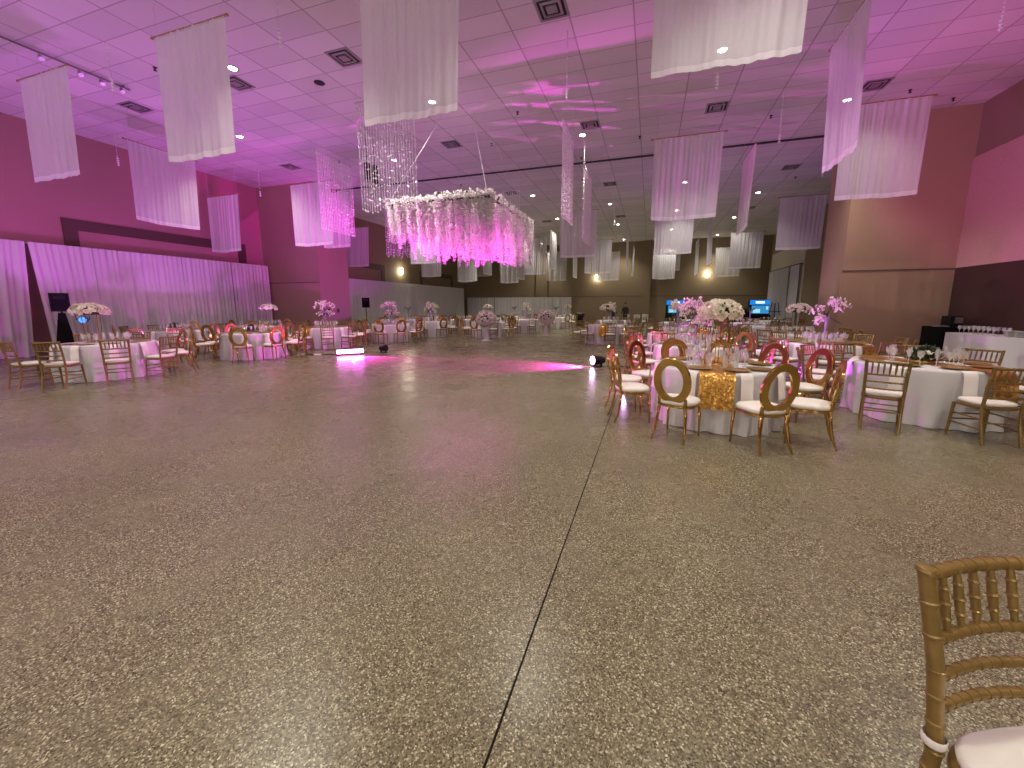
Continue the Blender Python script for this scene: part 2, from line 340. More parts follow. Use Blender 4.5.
# hanging crystal strands
def strand_me(L, seed):
    q = random.Random(seed); b = MB(); b.tube([(0, 0, -L), (0, 0, 0)], .006, 4); b.mi = 1; z = -L
    for k in range(int(L / .07)):
        if q.random() < (.9 if k < 5 else .35):
            r = .04 if k < 4 else .024
            b.lathe([(.001, z - r), (r, z), (.001, z + r)], 6)
        z += .07
    return b.mesh('hanging_crystal_strand', ['cord', 'crystal'])
ST = [strand_me(L, 3 + i) for i, L in enumerate((.75, 1.0, 1.3))]
for i, (x, y, k, lab) in enumerate([(-6.61, 6.2, 1, 'top of the photo between the second and the big sheer banner'), (-15.1, 12.6, 2, 'in front of the left corner pier'), (-11.4, 6.2, 1, 'between the two leftmost facing banners'),
        (-17.2, 9.2, 1, 'against the left wall beside the purple banner'), (-1.9, 9.0, 2, 'above the edge-on bead panel'), (3.1, 13.0, 2, 'between the middle banner and the edge-on purple one'), (5.75, 10.2, 0, 'topmost at the right side'),
        (5.75, 17.9, 1, 'under the edge-on purple banner'), (1.15, 10.2, 1, 'seen through the big sheer banner on the right'), (-8.2, 28, 2, 'far behind the flower chandelier'), (-2.2, 24.5, 1, 'beside the far edge-on banner in the middle'), (4.6, 26.5, 1, 'below a far vent at the right of the middle')]):
    thing('hanging_crystal_strand', 'thin hanging crystal strand ' + lab, 'crystal strand', (x, y, H), me=ST[k])

# ------------------------------------------------------------------ hanging sheer banners
def banner_me(w, h, seed, amp=.034):
    q = random.Random(seed); ph = [q.uniform(0, 6.28) for _ in range(5)]; fr = [q.uniform(5, 9), q.uniform(17, 23), q.uniform(34, 46)]
    sk = q.uniform(-.04, .04); dip = q.uniform(.0, .05)
    def pt(u, v):
        x = (u - .5) * w * (1 - .03 * v) + sk * v
        e1 = .55 + .45 * sin(4.3 * u + ph[3]); e2 = .5 + .5 * sin(7.1 * u + ph[4] + 1.3 * v)
        d = amp * (sin(fr[0] * u * pi + ph[0]) * .6 * (.4 + v) + sin(fr[1] * u * pi + ph[1] + v + 1.6 * sin(5 * u + ph[2])) * .6 * e1 + sin(fr[2] * u * pi + ph[2] + 2 * sin(3.7 * u)) * .5 * e2 * (1 - v * .75))
        return (x, d * (1 - .3 * v) + .06 * v * sin(ph[3]), -h * v - dip * v * sin(pi * u) + .008 * v * sin(9 * u + ph[4]))
    c = MB().grid(lambda u, v: pt(u, v * .95), 110, 14).mesh('cloth', 'banner', True)
    hm = MB().grid(lambda u, v: pt(u, .95 + v * .05), 110, 2).mesh('hem', 'hem', True)
    slv = MB().tube([((u / 20 - .5) * w, 0, -.012) for u in range(21)], .012, 8).mesh('sleeve', 'hem', True)
    return c, hm, slv
rod_cache = {}
BAN = [banner_me(1.85, 2.24, 100 + i) for i in range(6)]
def banner(x, y, z, lab, w=1.85, drop=2.24, lengthwise=False, k=None, rz=0):
    s = BAN[(k if k is not None else rnd.randrange(6))]
    t = thing('hanging_banner', lab, 'banner', (x, y, z), (pi / 2 if lengthwise else 0) + rz)
    for n, me in zip(('cloth', 'hem', 'sleeve'), s):
        o = put(n, me, t); o.scale = (w / 1.85, 1, drop / 2.24)
    o = put('rod', MB().tube([(-w / 2 - .06, 0, 0), (w / 2 + .06, 0, .004)], .019, 10).lathe([(.001, -.028), (.026, -.015), (.026, .015), (.001, .028)], 8, (-w / 2 - .07, 0, 0)).lathe([(.001, -.028), (.026, -.015), (.026, .015), (.001, .028)], 8, (w / 2 + .07, 0, 0)).mesh('rod', 'wood', 40), t)
    for sx in (-1, 1): put('cord', MB().tube([(sx * w * .46, 0, .01), (sx * w * .46, 0, H - z)], .003, 4).mesh('cord', 'cord'), t)
    return t
def scal(P, k): return (P[0] * k, P[1] * k, 1.6 + (P[2] - 1.6) * k)
W = 'white sheer hanging banner '
banner(-13.23, 5.92, 6.75, W + 'on a wooden rod, leftmost, below the ceiling track light')
banner(-8.32, 5.80, 6.65, W + 'large and gathered, second from left along the top')
banner(-17.0, 12.45, 6.05, W + 'small and striped, against the left wall over the door frame', 1.76, 2.22)
banner(-12.07, 12.13, 6.02, W + 'facing the camera in front of the left pier', 1.85, 2.2)
banner(-3.94, 6.24, 6.83, W + 'cut by the photo top, before the bead curtain', 1.85, 2.15)
banner(.79, 6.35, 6.35, W + 'cut by the photo top, a downlight shining through', 1.85, 1.62)
banner(.82, 13.1, 6.42, W + 'pleated, with wooden rod, just right of the bead panels', 1.85, 2.27)
banner(5.32, 12.85, 6.56, W + 'in front of the brown right cross wall', 1.76, 2.26)
banner(6.44, 22.06, 6.53, W + 'hanging past the right pier above the grey curtains', 1.85, 2.36)
banner(-14.81, 9.11, 6.4, W + 'turned edgewise, lit purple, along the left wall', 1.84, 2.24, True)
banner(3.1, 9.15, 6.5, W + 'turned edgewise, lit bright purple, at the upper right', 1.5, 2.3, True)
banner(2.79, 15.15, 6.4, W + 'turned edgewise, lit purple, right of the middle pleated banner', 1.73, 2.4, True)
banner(-13.4, 14.75, 6.45, W + 'lit pink, half hidden behind the one before the left pier', 1.5, 2.3, False)
banner(-17.2, 20.6, 6.24, W + 'beyond the left pier above the grey drapes', 1.7, 2.3)
banner(-13.45, 22.0, 6.44, W + 'hanging below the left end of the flower chandelier', 1.85, 2.3)
banner(-16.0, 27.2, 5.35, W + 'lower and behind the one under the chandelier left end', 1.75, 1.6)
banner(-14.95, 31.1, 6.17, W + 'striped, far, under the middle of the flower chandelier', 1.67, 2.6)
banner(-15.3, 33.2, 6.4, W + 'far and edgewise, beside the striped one under the chandelier', 1.6, 2.6, True)
banner(-15.9, 36.6, 6.9, W + 'farthest one under the flower chandelier', 1.85, 2.5)
banner(-13.24, 31.6, 6.2, W + 'far and edgewise under the chandelier middle', 2.0, 2.06, True)
banner(-11.9, 33.4, 6.3, W + 'striped, far, under the right part of the chandelier', 1.8, 2.75)
banner(-9.75, 29.9, 6.4, W + 'far and edgewise, below the chandelier right end', 1.98, 2.8, True)
banner(-8.67, 30.39, 6.72, W + 'far, facing, just right of the flower chandelier', 1.85, 2.75)
banner(-6.36, 26.8, 6.4, W + 'slim and edgewise, left of the sheer panel behind bead panels', 2.0, 2.4, True)
banner(-8.4, 36.9, 6.5, W + 'far, facing, low against the far wall left of the sconce', 1.85, 2.65)
banner(-3.6, 20.38, 6.22, W + 'facing, just behind the two edge-on bead panels', 1.85, 2.22)
banner(-6.47, 35.4, 6.4, W + 'thin edgewise sliver on the far wall left of its sconce', 2.1, 2.4, True)
banner(-3.6, 28.51, 6.05, W + 'far, behind the bead panel banner, above a wall sconce', 1.85, 2.24)
banner(-3.5, 35.0, 6.05, W + 'far, lowest, right beside the lit wall sconce', 1.85, 2.35)
banner(-1.63, 28.0, 6.4, W + 'edgewise sliver in the middle, left of two slivers', 2.2, 2.37, True)
banner(-1.52, 35.5, 6.4, W + 'edgewise sliver in the middle, right of two slivers', 2.2, 2.32, True)
banner(.98, 22.19, 6.2, W + 'directly behind and below the pleated middle banner', 1.85, 2.0)
banner(.9, 33.8, 5.95, W + 'far, lowest of three stacked behind the middle banner', 1.72, 2.3)
banner(1.5, 36.2, 6.8, W + 'farthest of three stacked behind the middle banner', 1.5, 2.35)
banner(3.17, 33.2, 6.4, W + 'edgewise sliver left of the right far wall sconce', 2.2, 2.5, True)
banner(3.07, 25.6, 6.4, W + 'edgewise strip above the right far wall sconce', 2.2, 2.46, True)
banner(5.71, 35.66, 6.13, W + 'far, facing, low beside the right far wall sconce', 1.85, 2.25)
banner(5.62, 28.92, 6.14, W + 'pleated and far, right of the right far wall sconce', 1.85, 2.21)

# ------------------------------------------------------------------ bead curtains
def beads_me(w, h, n, seed, hv=0):
    q = random.Random(seed); a = MB(); b = MB()
    for i in range(n):
        x = (i + .5) / n * w - w / 2 + q.uniform(-.008, .008); L = h * (1 - hv * q.random()); dy = q.uniform(-.01, .01)
        a.tube([(x, dy, -L), (x, dy, 0)], .0085, 4)
        z = -L
        while z < -.03:
            r = q.choice((.018, .026, .038)); c = q.uniform(0, 2); e = len(b.v)
            b.v += [(x, dy, z - r), (x, dy, z + r)] + [(x + r * cos(c + k * pi / 2), dy + r * sin(c + k * pi / 2), z) for k in range(4)]
            for k in range(4):
                k2 = (k + 1) % 4; b.face(e, e + 2 + k2, e + 2 + k); b.face(e + 1, e + 2 + k, e + 2 + k2)
            z += q.uniform(.07, .2)
    return a.mesh('threads', 'thread'), b.mesh('beads', 'crystal')
def bead_curtain(x, y, z, w, h, n, lab, lengthwise=False, seed=0, hv=0):
    t = thing('hanging_bead_curtain', lab, 'bead curtain', (x, y, z), pi / 2 if lengthwise else 0)
    a, b = beads_me(w, h, n, seed, hv)
    put('threads', a, t)['kind'] = 'stuff'; put('beads', b, t)['kind'] = 'stuff'
    put('rod', MB().tube([(-w / 2 - .03, 0, 0), (w / 2 + .03, 0, 0)], .012, 8).mesh('rod', 'steel', 40), t)
    for sx in (-1, 1): put('cord', MB().tube([(sx * w * .47, 0, 0), (sx * w * .47, 0, H - z)], .003, 4).mesh('cord', 'cord'), t)
bead_curtain(-6.6, 9.2, 6.75, 1.75, 2.75, 22, 'crystal bead curtain facing the camera, left of the flower chandelier', False, 1, .06)
bead_curtain(-10.21, 11.35, 6.4, 1.6, 2.35, 22, 'crystal bead curtain turned aslant, beside the left pier', True, 2)
bead_curtain(-2.37, 11.57, 6.4, 1.5, 2.4, 26, 'narrow edge-on crystal bead curtain, nearer of two in the middle', True, 3)
bead_curtain(-2.39, 15.4, 6.4, 2.0, 2.5, 28, 'narrow edge-on crystal bead curtain, farther of two in the middle', True, 4)
bead_curtain(-6.13, 16.4, 6.31, 1.6, 2.3, 16, 'thin crystal bead curtain behind the right end of the flower chandelier', False, 5)
bead_curtain(-12.6, 18.2, 6.4, 1.6, 2.4, 20, 'crystal bead curtain showing below the flower chandelier left end', False, 6, .1)
# thin white hanging tube frame in the far middle
t = thing('hanging_decoration', 'thin white hanging rod frame behind the edge-on bead panels', 'rod frame', (-3.6, 18.6, H))
put('rod', MB().tube([(-1.2, 0, -.9), (1.1, 0, -.9)], .012, 6).mesh('rod', 'whitewood'), t)
put('rod', MB().tube([(1.1, 0, -.05), (1.9, 2.2, -.9)], .012, 6).mesh('rod', 'whitewood'), t)
for x in (-1.2, 1.1): put('cord', MB().tube([(x, 0, -.9), (x, 0, 0)], .004, 4).mesh('cord', 'cord'), t)

# ------------------------------------------------------------------ wisteria chandelier
CX, CY, CZ = -5.72, 12.1, 4.42
t = thing('hanging_flower_chandelier', 'huge hanging chandelier of white wisteria strands lit magenta from below', 'flower chandelier', (CX, CY, CZ))
fw, fd = 1.55, 2.05
fr = MB()
for a, b in (((-fw, -fd, 0), (fw, -fd, 0)), ((fw, -fd, 0), (fw, fd, 0)), ((fw, fd, 0), (-fw, fd, 0)), ((-fw, fd, 0), (-fw, -fd, 0)), ((0, -fd, 0), (0, fd, 0)), ((-fw, 0, 0), (fw, 0, 0))): fr.tube([a, b], .03, 6)
put('support_frame', fr.mesh('support_frame', 'black'), t)
put('truss_head', MB().tube([(-.7, -.3, .35), (.7, .3, .35)], .06, 6).tube([(-.5, .4, .3), (.5, -.4, .4)], .06, 6).rbox(-.2, .2, -.2, .2, .2, .55, .04).mesh('truss_head', 'black'), t)
for x, y in ((-fw, -fd), (fw, -fd), (fw, fd), (-fw, fd)): put('hanging_wire', MB().tube([(x, y, 0), (x * .3, y * .3, H - CZ)], .006, 4).mesh('hanging_wire', 'cord'), t)
def petal(b, p, d, up, size, wid=.5, cup=.25):
    """one petal: two triangles folded along its middle"""
    d = d.normalized(); s_ = d.cross(up); s_ = s_.normalized() if s_.length > 1e-4 else Vector((1, 0, 0))
    e = len(b.v); m = p + d * size * .55
    b.v += [tuple(p), tuple(m + s_ * size * wid * .5 + up * size * cup * .5), tuple(p + d * size + up * size * cup), tuple(m - s_ * size * wid * .5 + up * size * cup * .5)]
    b.face(e, e + 1, e + 2); b.face(e, e + 2, e + 3)
def rdir(q):
    z = q.uniform(-1, 1); a = q.uniform(0, 2 * pi); r = sqrt(1 - z * z); return Vector((r * cos(a), r * sin(a), z))
def wisteria(L, seed):
    q = random.Random(seed); b = MB(); z = .10; wob = q.uniform(0, 6)
    while z > -L:
        v = (.10 - z) / (L + .1)
        rad = .085 * (1 - .45 * v) * q.uniform(.8, 1.15)
        c = Vector((.02 * sin(z * 4 + wob), .02 * cos(z * 3 + wob), z))
        for k in range(7):
            a = q.uniform(0, 2 * pi); d = Vector((cos(a), sin(a), q.uniform(-.7, .35)))
            petal(b, c + d * rad * .35, d, Vector((0, 0, 1)), rad * q.uniform(.7, 1.2), .9, q.uniform(-.3, .3))
        z -= .024
    return b.mesh('blossom_strand', 'petal_wis')
WIS = {L: [wisteria(L, int(L * 100) + s) for s in range(3)] for L in (.8, 1.0, 1.2, 1.4, 1.6, 1.8)}
q = random.Random(11); nst = 0; spots = []
for i in range(30): spots.append((-fw + 2 * fw * i / 29, -fd))
for i in range(27): spots.append((fw, -fd + .12 + 2 * fd * i / 27))
for i in range(14): spots.append((-fw, -fd + .2 + 2 * fd * i / 14))
for i in range(28): spots.append((-fw + .1 + 2 * fw * i / 28, -fd + .2))
for x, y in spots[:99]:
    tl = .95 + .66 * min(1, max(0, (x + fw) / (1.5 * fw))) + q.uniform(-.2, .15) - (.12 * (y + fd) / (2 * fd))
    L = min(WIS, key=lambda k: abs(k - tl)); put('blossom_strand', q.choice(WIS[L]), t, (x + q.uniform(-.05, .05), y + q.uniform(-.06, .06), q.uniform(-.05, .05)), q.uniform(0, 6))
inner = MB()
for i in range(80):
    me = q.choice(WIS[q.choice((1.0, 1.2, 1.4))]); ox, oy = q.uniform(-fw + .15, fw - .1), q.uniform(-fd + .3, fd)
    e = len(inner.v); inner.v += [(v.co.x + ox, v.co.y + oy, v.co.z) for v in me.vertices]
    for p in me.polygons: inner.face(*[e + k for k in p.vertices])
tf = MB()
for i in range(260):
    s_ = q.choice(spots); c_ = Vector((s_[0] + q.uniform(-.08, .08), s_[1] + q.uniform(-.08, .08), q.uniform(.0, .17)))
    for k in range(7): d = rdir(q); petal(tf, c_ + d * .02, d, Vector((0, 0, 1)), q.uniform(.05, .09), .9, q.uniform(-.3, .3))
put('top_blossoms', tf.mesh('top_blossoms', 'petal_wis'), t)['kind'] = 'stuff'
put('inner_blossoms', inner.mesh('inner_blossoms', 'petal_wis'), t)['kind'] = 'stuff'
lv = MB()
for i in range(110):
    s_ = rnd.choice(spots); p = Vector((s_[0] + rnd.uniform(-.08, .08), s_[1] + rnd.uniform(-.08, .08), rnd.uniform(-.02, .16))); petal(lv, p, rdir(rnd) + Vector((0, 0, .3)), Vector((0, 0, 1)), rnd.uniform(.08, .15), .5)
put('leaves', lv.mesh('leaves', 'leaf'), t)['kind'] = 'stuff'

# ------------------------------------------------------------------ pipe and drape
def drape_me(w, h, seed, mat, amp=.055, per=.17, slant=(0, 0)):
    q = random.Random(seed); n = max(12, int(w / .022)); ph = [q.uniform(0, 6.28) for _ in range(4)]
    def pt(u, v):
        x = u * w; k = x / per * 2 * pi
        d = amp * (sin(k + .8 * sin(k * .31 + ph[0])) * .7 + .5 * sin(k * .47 + ph[1] + v * .8)) * (.5 + .5 * v)
        return (x + v * ((1 - u) * slant[0] + u * slant[1]), d, h * (1 - v) + .008 * sin(k * .5) * v)
    return MB().grid(pt, n, 8).mesh('wall_drape', mat, True)
def drape(name, lab, x, y, w, h, rz, seed, mat='drape', slant=(0, 0), group=None, amp=.055, z=.012):
    return thing(name, lab, 'drape', (x, y, z), rz, group, drape_me(w, h, seed, mat, amp, slant=slant))
PX = XL + .42
seg = [(1.2, 7.08, 'leftmost, before the dark gap', 0), (7.14, 8.6, 'right of the dark gap, behind the black speaker', 0), (8.62, 11.3, 'directly behind the nearest left table\'s flowers', 0), (11.32, 13.3, 'third seam onward behind the left tables', 0), (13.32, 15.15, 'ending at the left pier', 0)]
for i, (a, b, lab, sl) in enumerate(seg):
    drape('wall_drape', 'white pleated wall drape lit purple, ' + lab, PX, a, b - a, 3.5, pi / 2, 20 + i, slant=((0, -.22), (.16, 0), (0, 0), (0, 0), (0, 0))[i], group='white drapes along the left wall')
for i, (a, b, lab) in enumerate([(17.5, 22.5, 'first panel past the left pier'), (22.52, 27.4, 'second panel past the left pier'), (27.42, 32.3, 'third panel past the left pier'), (32.32, 37.0, 'last panel before the far corner')]):
    drape('wall_drape', 'greyish white pleated wall drape, ' + lab, PX + .03, a, b - a, 3.25, pi / 2, 40 + i, amp=.07, group='drapes beyond the left pier')
for i, (a, b, lab) in enumerate([(-18.0, -15.0, 'in the far left corner'), (-14.98, -12.0, 'second from the far left corner'), (-11.98, -9.0, 'third from the far left corner'), (-8.98, -7.15, 'with the free end beside the bare far wall')]):
    drape('wall_drape', 'low white drape on the far wall, ' + lab, a, YF - .5, b - a, 2.33, 0, 50 + i, amp=.07, group='low drapes on the far wall')
def pipe(lab, x0, y0, x1, y1, h):
    t = thing('drape_support', lab, 'drape support', (x0, y0, 0))
    dx, dy = x1 - x0, y1 - y0; L = sqrt(dx * dx + dy * dy); n = max(1, round(L / 3.6))
    put('crossbar', MB().tube([(0, 0, h), (dx, dy, h)], .022, 8).mesh('crossbar', 'steel', True), t)
    for i in range(n + 1):
        put('upright', MB().tube([(dx * i / n, dy * i / n, 0.01), (dx * i / n, dy * i / n, h)], .022, 8).mesh('upright', 'steel', True), t)
        put('base_plate', MB().box(dx * i / n - .12, dx * i / n + .12, dy * i / n - .12, dy * i / n + .12, 0, .012).mesh('base_plate', 'steel'), t)
pipe('steel pipe frame carrying the purple-lit drapes along the left wall', PX - .27, 1.25, PX - .27, 15.0, 3.5)
pipe('steel pipe frame carrying the drapes past the left pier', PX - .25, 17.6, PX - .25, 36.9, 3.24)
pipe('steel pipe frame carrying the low drapes on the far wall', -17.9, YF - .16, -7.2, YF - .16, 2.33)
# doorway curtains on the far right wall
for i, (a, b, lab) in enumerate([(30.4, 32.1, 'nearest'), (32.5, 34.7, 'middle'), (34.8, 37.3, 'farthest')]):
    drape('door_curtain', f'long grey curtain in the far right doorway, {lab} of three', XR2 - .22, a, b - a, 4.2, pi / 2, 60 + i, 'greydrape')
t = thing('curtain_rail', 'dark curtain rail over the far right doorway', 'curtain rail', (XR2 - .22, 30.3, 4.25))
put('rail', MB().tube([(0, 0, 0), (0, 7.0, 0)], .025, 8).mesh('rail', 'black', True), t); put('bracket', MB().box(0, .2, -.01, .03, -.03, .03).box(0, .2, 6.97, 7.01, -.03, .03).mesh('bracket', 'black'), t)
# easel
t = thing('easel', 'black folding easel in front of the grey doorway curtains', 'easel', (7.0, 27.0, 0), R(-20))
for x in (-.42, .42): put('leg', MB().tube([(x, .0, 0), (x * .35, .12, 1.75)], .022, 6).mesh('leg', 'black'), t)
put('leg', MB().tube([(0, .7, 0), (0, .14, 1.7)], .022, 6).mesh('leg', 'black'), t)
put('tray', MB().box(-.40, .40, -.03, .07, .62, .66).mesh('tray', 'black'), t); put('crossbar', MB().box(-.3, .3, .02, .06, 1.2, 1.24).mesh('crossbar', 'black'), t)

# ------------------------------------------------------------------ chairs
def superell(a, b, z, n=28, e=3.6):
    out = []
    for k in range(n):
        t_ = 2 * pi * k / n; c, s_ = cos(t_), sin(t_)
        out.append((a * abs(c) ** (2 / e) * (1 if c >= 0 else -1), b * abs(s_) ** (2 / e) * (1 if s_ >= 0 else -1), z))
    return out
def knots(p0, p1, n, r0, r1, kn=1.22):
    """a turned bamboo stick: points and radii with raised rings"""
    p0, p1 = Vector(p0), Vector(p1); P, Q = [], []
    for i in range(n + 1):
        for d, k in ((-.006, 1), (-.003, kn), (.003, kn), (.006, 1)):
            t_ = i / n; L = (p1 - p0).length; u = min(1, max(0, t_ + d / L))
            P.append(p0.lerp(p1, u)); Q.append((r0 + (r1 - r0) * t_) * k)
    return P, Q
def poly_knots(pts, nper, r0, r1, kn=1.22):
    P, Q = [], []
    m = len(pts) - 1
    for i in range(m):
        a, b = knots(pts[i], pts[i + 1], nper, r0 + (r1 - r0) * i / m, r0 + (r1 - r0) * (i + 1) / m, kn)
        if i: a, b = a[4:], b[4:]
        P += a; Q += b
    return P, Q
def chiavari_parts(hi):
    sd = 16 if hi == 2 else 12 if hi else 6
    W2, D2 = .200, .195                     # half width, half depth of seat
    prt = []
    def stick(name, p0, p1, n, r0, r1=None, flat=1.0):
        P, Q = knots(p0, p1, n, r0, r1 if r1 else r0); return (name, MB().tube(P, Q, sd, flat).mesh(name, 'gold', 32))
    prt.append(('seat_frame', MB().loft([superell(.205, .20, .405), superell(.212, .207, .412), superell(.212, .207, .436), superell(.205, .20, .443)]).mesh('seat_frame', 'gold', 50)))
    cush = MB().loft([superell(.19, .185, .443), superell(.203, .197, .452), superell(.205, .20, .468), superell(.195, .19, .483), superell(.15, .145, .49), superell(.05, .05, .493)]).mesh('seat_cushion', 'ivory', True)
    prt.append(('seat_cushion', cush))
    for s in (-1, 1):
        pts = [(s * .185, -.262, 0), (s * .185, -.205, .25), (s * .188, -.192, .44), (s * .193, -.216, .66), (s * .200, -.268, .905)]
        P, Q = poly_knots(pts, 3 if hi == 2 else 2, .0165, .0185, 1.15 if hi == 2 else 1.22); prt.append(('back_post', MB().tube(P, Q, sd).lathe([(.021, 0), (.0225, .006), (.019, .014), (.006, .017)], sd, (s * .200, -.269, .900)).mesh('back_post', 'gold', 32)))
    for s in (-1, 1): prt.append(stick('front_leg', (s * .195, .205, 0), (s * .182, .18, .415), 4, .0145, .018))
    def rail(name, z, y, bow, r, n=9, ring=True):
        n = 12 if hi == 2 else n; P, Q = [], []; hw = .188 + (z - .44) * .026
        for i in range(n + 1):
            for d, k in (((-.13, 1), (-.10, 1.2), (.10, 1.2), (.13, 1)) if ring else ((0, 1),)):
                u = min(1, max(0, (i + d) / n)); P.append((-hw + 2 * hw * u, y - bow * sin(pi * u), z)); Q.append(r * k)
        return (name, MB().tube(P, Q, sd, up=(0, 0, 1)).mesh(name, 'gold', 32))
    def yat(z): return -.216 - (z - .66) * .212 if z > .66 else -.192 - (z - .44) * .109
    prt.append(rail('top_rail', .893, yat(.893), .025, .0155, 8)); prt.append(rail('lower_rail', .728, yat(.728), .025, .0130, 8))
    prt.append(rail('lower_rail', .634, yat(.634), .025, .0120, 8)); prt.append(rail('lower_rail', .547, yat(.547), .025, .0120, 8))
    for i in range(6):
        u = (i + 1) / 7; y0 = -.025 * sin(pi * u)
        x0 = -.195 + .39 * u
        P, Q = [], []
        for k in range(33):
            w = k / 32; z = .733 + .155 * w; b_ = .0065 + .0045 * sin(pi * w)
            P.append((x0, yat(z) + y0, z)); Q.append(b_ * (1.4 if k in (8, 16, 24) else 1))
        prt.append(('spindle', MB().tube(P, Q, sd).mesh('spindle', 'gold', 32)))
    for z in (.20, .27): prt.append(stick('stretcher', (-.188, .193, z), (.188, .193, z), 3, .0095))
    prt.append(stick('stretcher', (-.185, -.207, .25), (.185, -.207, .25), 3, .0095))
    for s in (-1, 1):
        for z in (.17, .29): prt.append(stick('stretcher', (s * .186, -.222 + .07 * z, z), (s * .19, .192, z), 3, .0095))
    if hi == 2:
        for s in (-1, 1):
            prt[1] = (prt[1][0], prt[1][1], [('cushion_tie', MB().loft([[(s2 * .188 + r * cos(2 * pi * k / 14), -.197 + r * sin(2 * pi * k / 14), z) for k in range(14)] for r, z in ((.024, .452), (.026, .458), (.026, .470), (.024, .476))], True, False).mesh('cushion_tie', 'ivory', 60)) for s2 in (-1, 1)])
    return prt
def oval_parts(hi):
    sd = 10 if hi else 6; prt = []
    prt.append(('seat_cushion', MB().loft([superell(.215, .205, .435, e=2.9), superell(.228, .218, .445, e=2.9), superell(.23, .22, .47, e=2.9), superell(.215, .205, .488, e=2.9), superell(.15, .14, .495, e=2.6), superell(.05, .05, .497, e=2)]).mesh('seat_cushion', 'ivory', True)))
    prt.append(('seat_frame', MB().loft([superell(.218, .208, .402, e=2.9), superell(.224, .214, .407, e=2.9), superell(.224, .214, .434, e=2.9), superell(.218, .208, .436, e=2.9)]).mesh('seat_frame', 'goldmetal', 50)))
    for s in (-1, 1):
        prt.append(('leg', MB().tube([(s * .19, .185, .41), (s * .195, .195, .2), (s * .195, .20, 0)], [.021, .016, .011], sd).mesh('leg', 'goldmetal', True)))
        prt.append(('leg', MB().tube([(s * .15, -.19, .43), (s * .165, -.20, .3), (s * .18, -.235, .12), (s * .19, -.28, 0)], [.021, .019, .015, .011], sd).mesh('leg', 'goldmetal', True)))
    # oval ring back, leaning slightly
    n = 40 if hi else 24; rings = []
    for k in range(n):
        a = 2 * pi * k / n; ring = []
        for rr, th in ((-.044, -.012), (-.038, -.017), (.038, -.017), (.044, -.012), (.044, .012), (.038, .017), (-.038, .017), (-.044, .012)):
            x = (.175 + rr) * cos(a); z = (.235 + rr) * sin(a); y = -.235 + th - z * .16
            ring.append((x, y, .722 + z))
        rings.append(ring)
    b = MB(); m = 8; e = 0
    for r_ in rings: b.v += r_
    for i in range(n):
        for k in range(m): b.face(i * m + k, i * m + (k + 1) % m, ((i + 1) % n) * m + (k + 1) % m, ((i + 1) % n) * m + k)
    prt.append(('oval_back', b.mesh('oval_back', 'goldmetal', 35)))
    for s in (-1, 1): prt.append(('back_support', MB().tube([(s * .15, -.19, .42), (s * .155, -.20, .50), (s * .132, -.212, .585)], [.021, .02, .015], sd).mesh('back_support', 'goldmetal', True)))
    return prt
def joined(parts, name):
    mats = []; b = MB()
    for p in parts:
        me = p[1]; mn = me.materials[0].name; key = next(k for k in M if M[k].name == mn)
        if key not in mats: mats.append(key)
        b.mi = mats.index(key); e = len(b.v); b.v += [tuple(v.co) for v in me.vertices]
        for f in me.polygons: b.face(*[e + i for i in f.vertices])
    return b.mesh(name, mats, 50)
CHI, CHIH, OVA = chiavari_parts(1), chiavari_parts(2), oval_parts(1)
CHI_LO, OVA_LO = joined(chiavari_parts(0), 'chiavari_chair'), joined(oval_parts(0), 'oval_back_chair')
white_me = CHI_LO.copy(); white_me.materials[0] = M['whitewood']
kCHI, kOVA, kCHIH = kit(CHI), kit(OVA), kit(CHIH)
def chair(kind, x, y, rz, lab, group, near):
    nm = 'oval_back_chair' if kind == 'O' else 'chiavari_chair'
    if near:
        o = thing(nm, lab, 'chair', (x, y, 0), rz, group); (kOVA if kind == 'O' else kCHI)(o)
    else: o = thing(nm, lab, 'chair', (x, y, 0), rz, group, OVA_LO if kind == 'O' else CHI_LO)
    return o

# ------------------------------------------------------------------ tables
def cloth_me(seed, n=150):
    q = random.Random(seed); ph = [q.uniform(0, 6.28) for _ in range(5)]; nf = q.choice((13, 15, 17))
    def fold(a): 
        s = sin(nf * a + ph[0] + .9 * sin(3 * a + ph[1])); return (max(s, -.55) * .7 + .3 * sin(5 * a + ph[2]))
    rings = []
    for r, z in ((.02, .768), (.5, .768), (.76, .768), (.805, .764), (.822, .752), (.827, .735)): rings.append([(r * cos(2 * pi * k / n), r * sin(2 * pi * k / n), z) for k in range(n)])
    for i in range(1, 11):
        v = i / 10; ring = []
        for k in range(n):
            a = 2 * pi * k / n; r = .827 + .012 * v + .062 * v ** .8 * fold(a) + .02 * max(0, v - .85) / .15 * sin(2 * nf * a + ph[3])
            ring.append((r * cos(a), r * sin(a), .735 - .728 * v))
        rings.append(ring)
    return MB().loft(rings, True, False).mesh('tablecloth', 'cloth', True)
CLOTH = [cloth_me(200 + i) for i in range(4)]; CLOTH_LO = [cloth_me(210 + i, 110) for i in range(3)]
top_me = MB().lathe([(.80, .735), (.81, .74), (.81, .755), (.80, .76)], 48).mesh('tabletop', 'ply', 40)
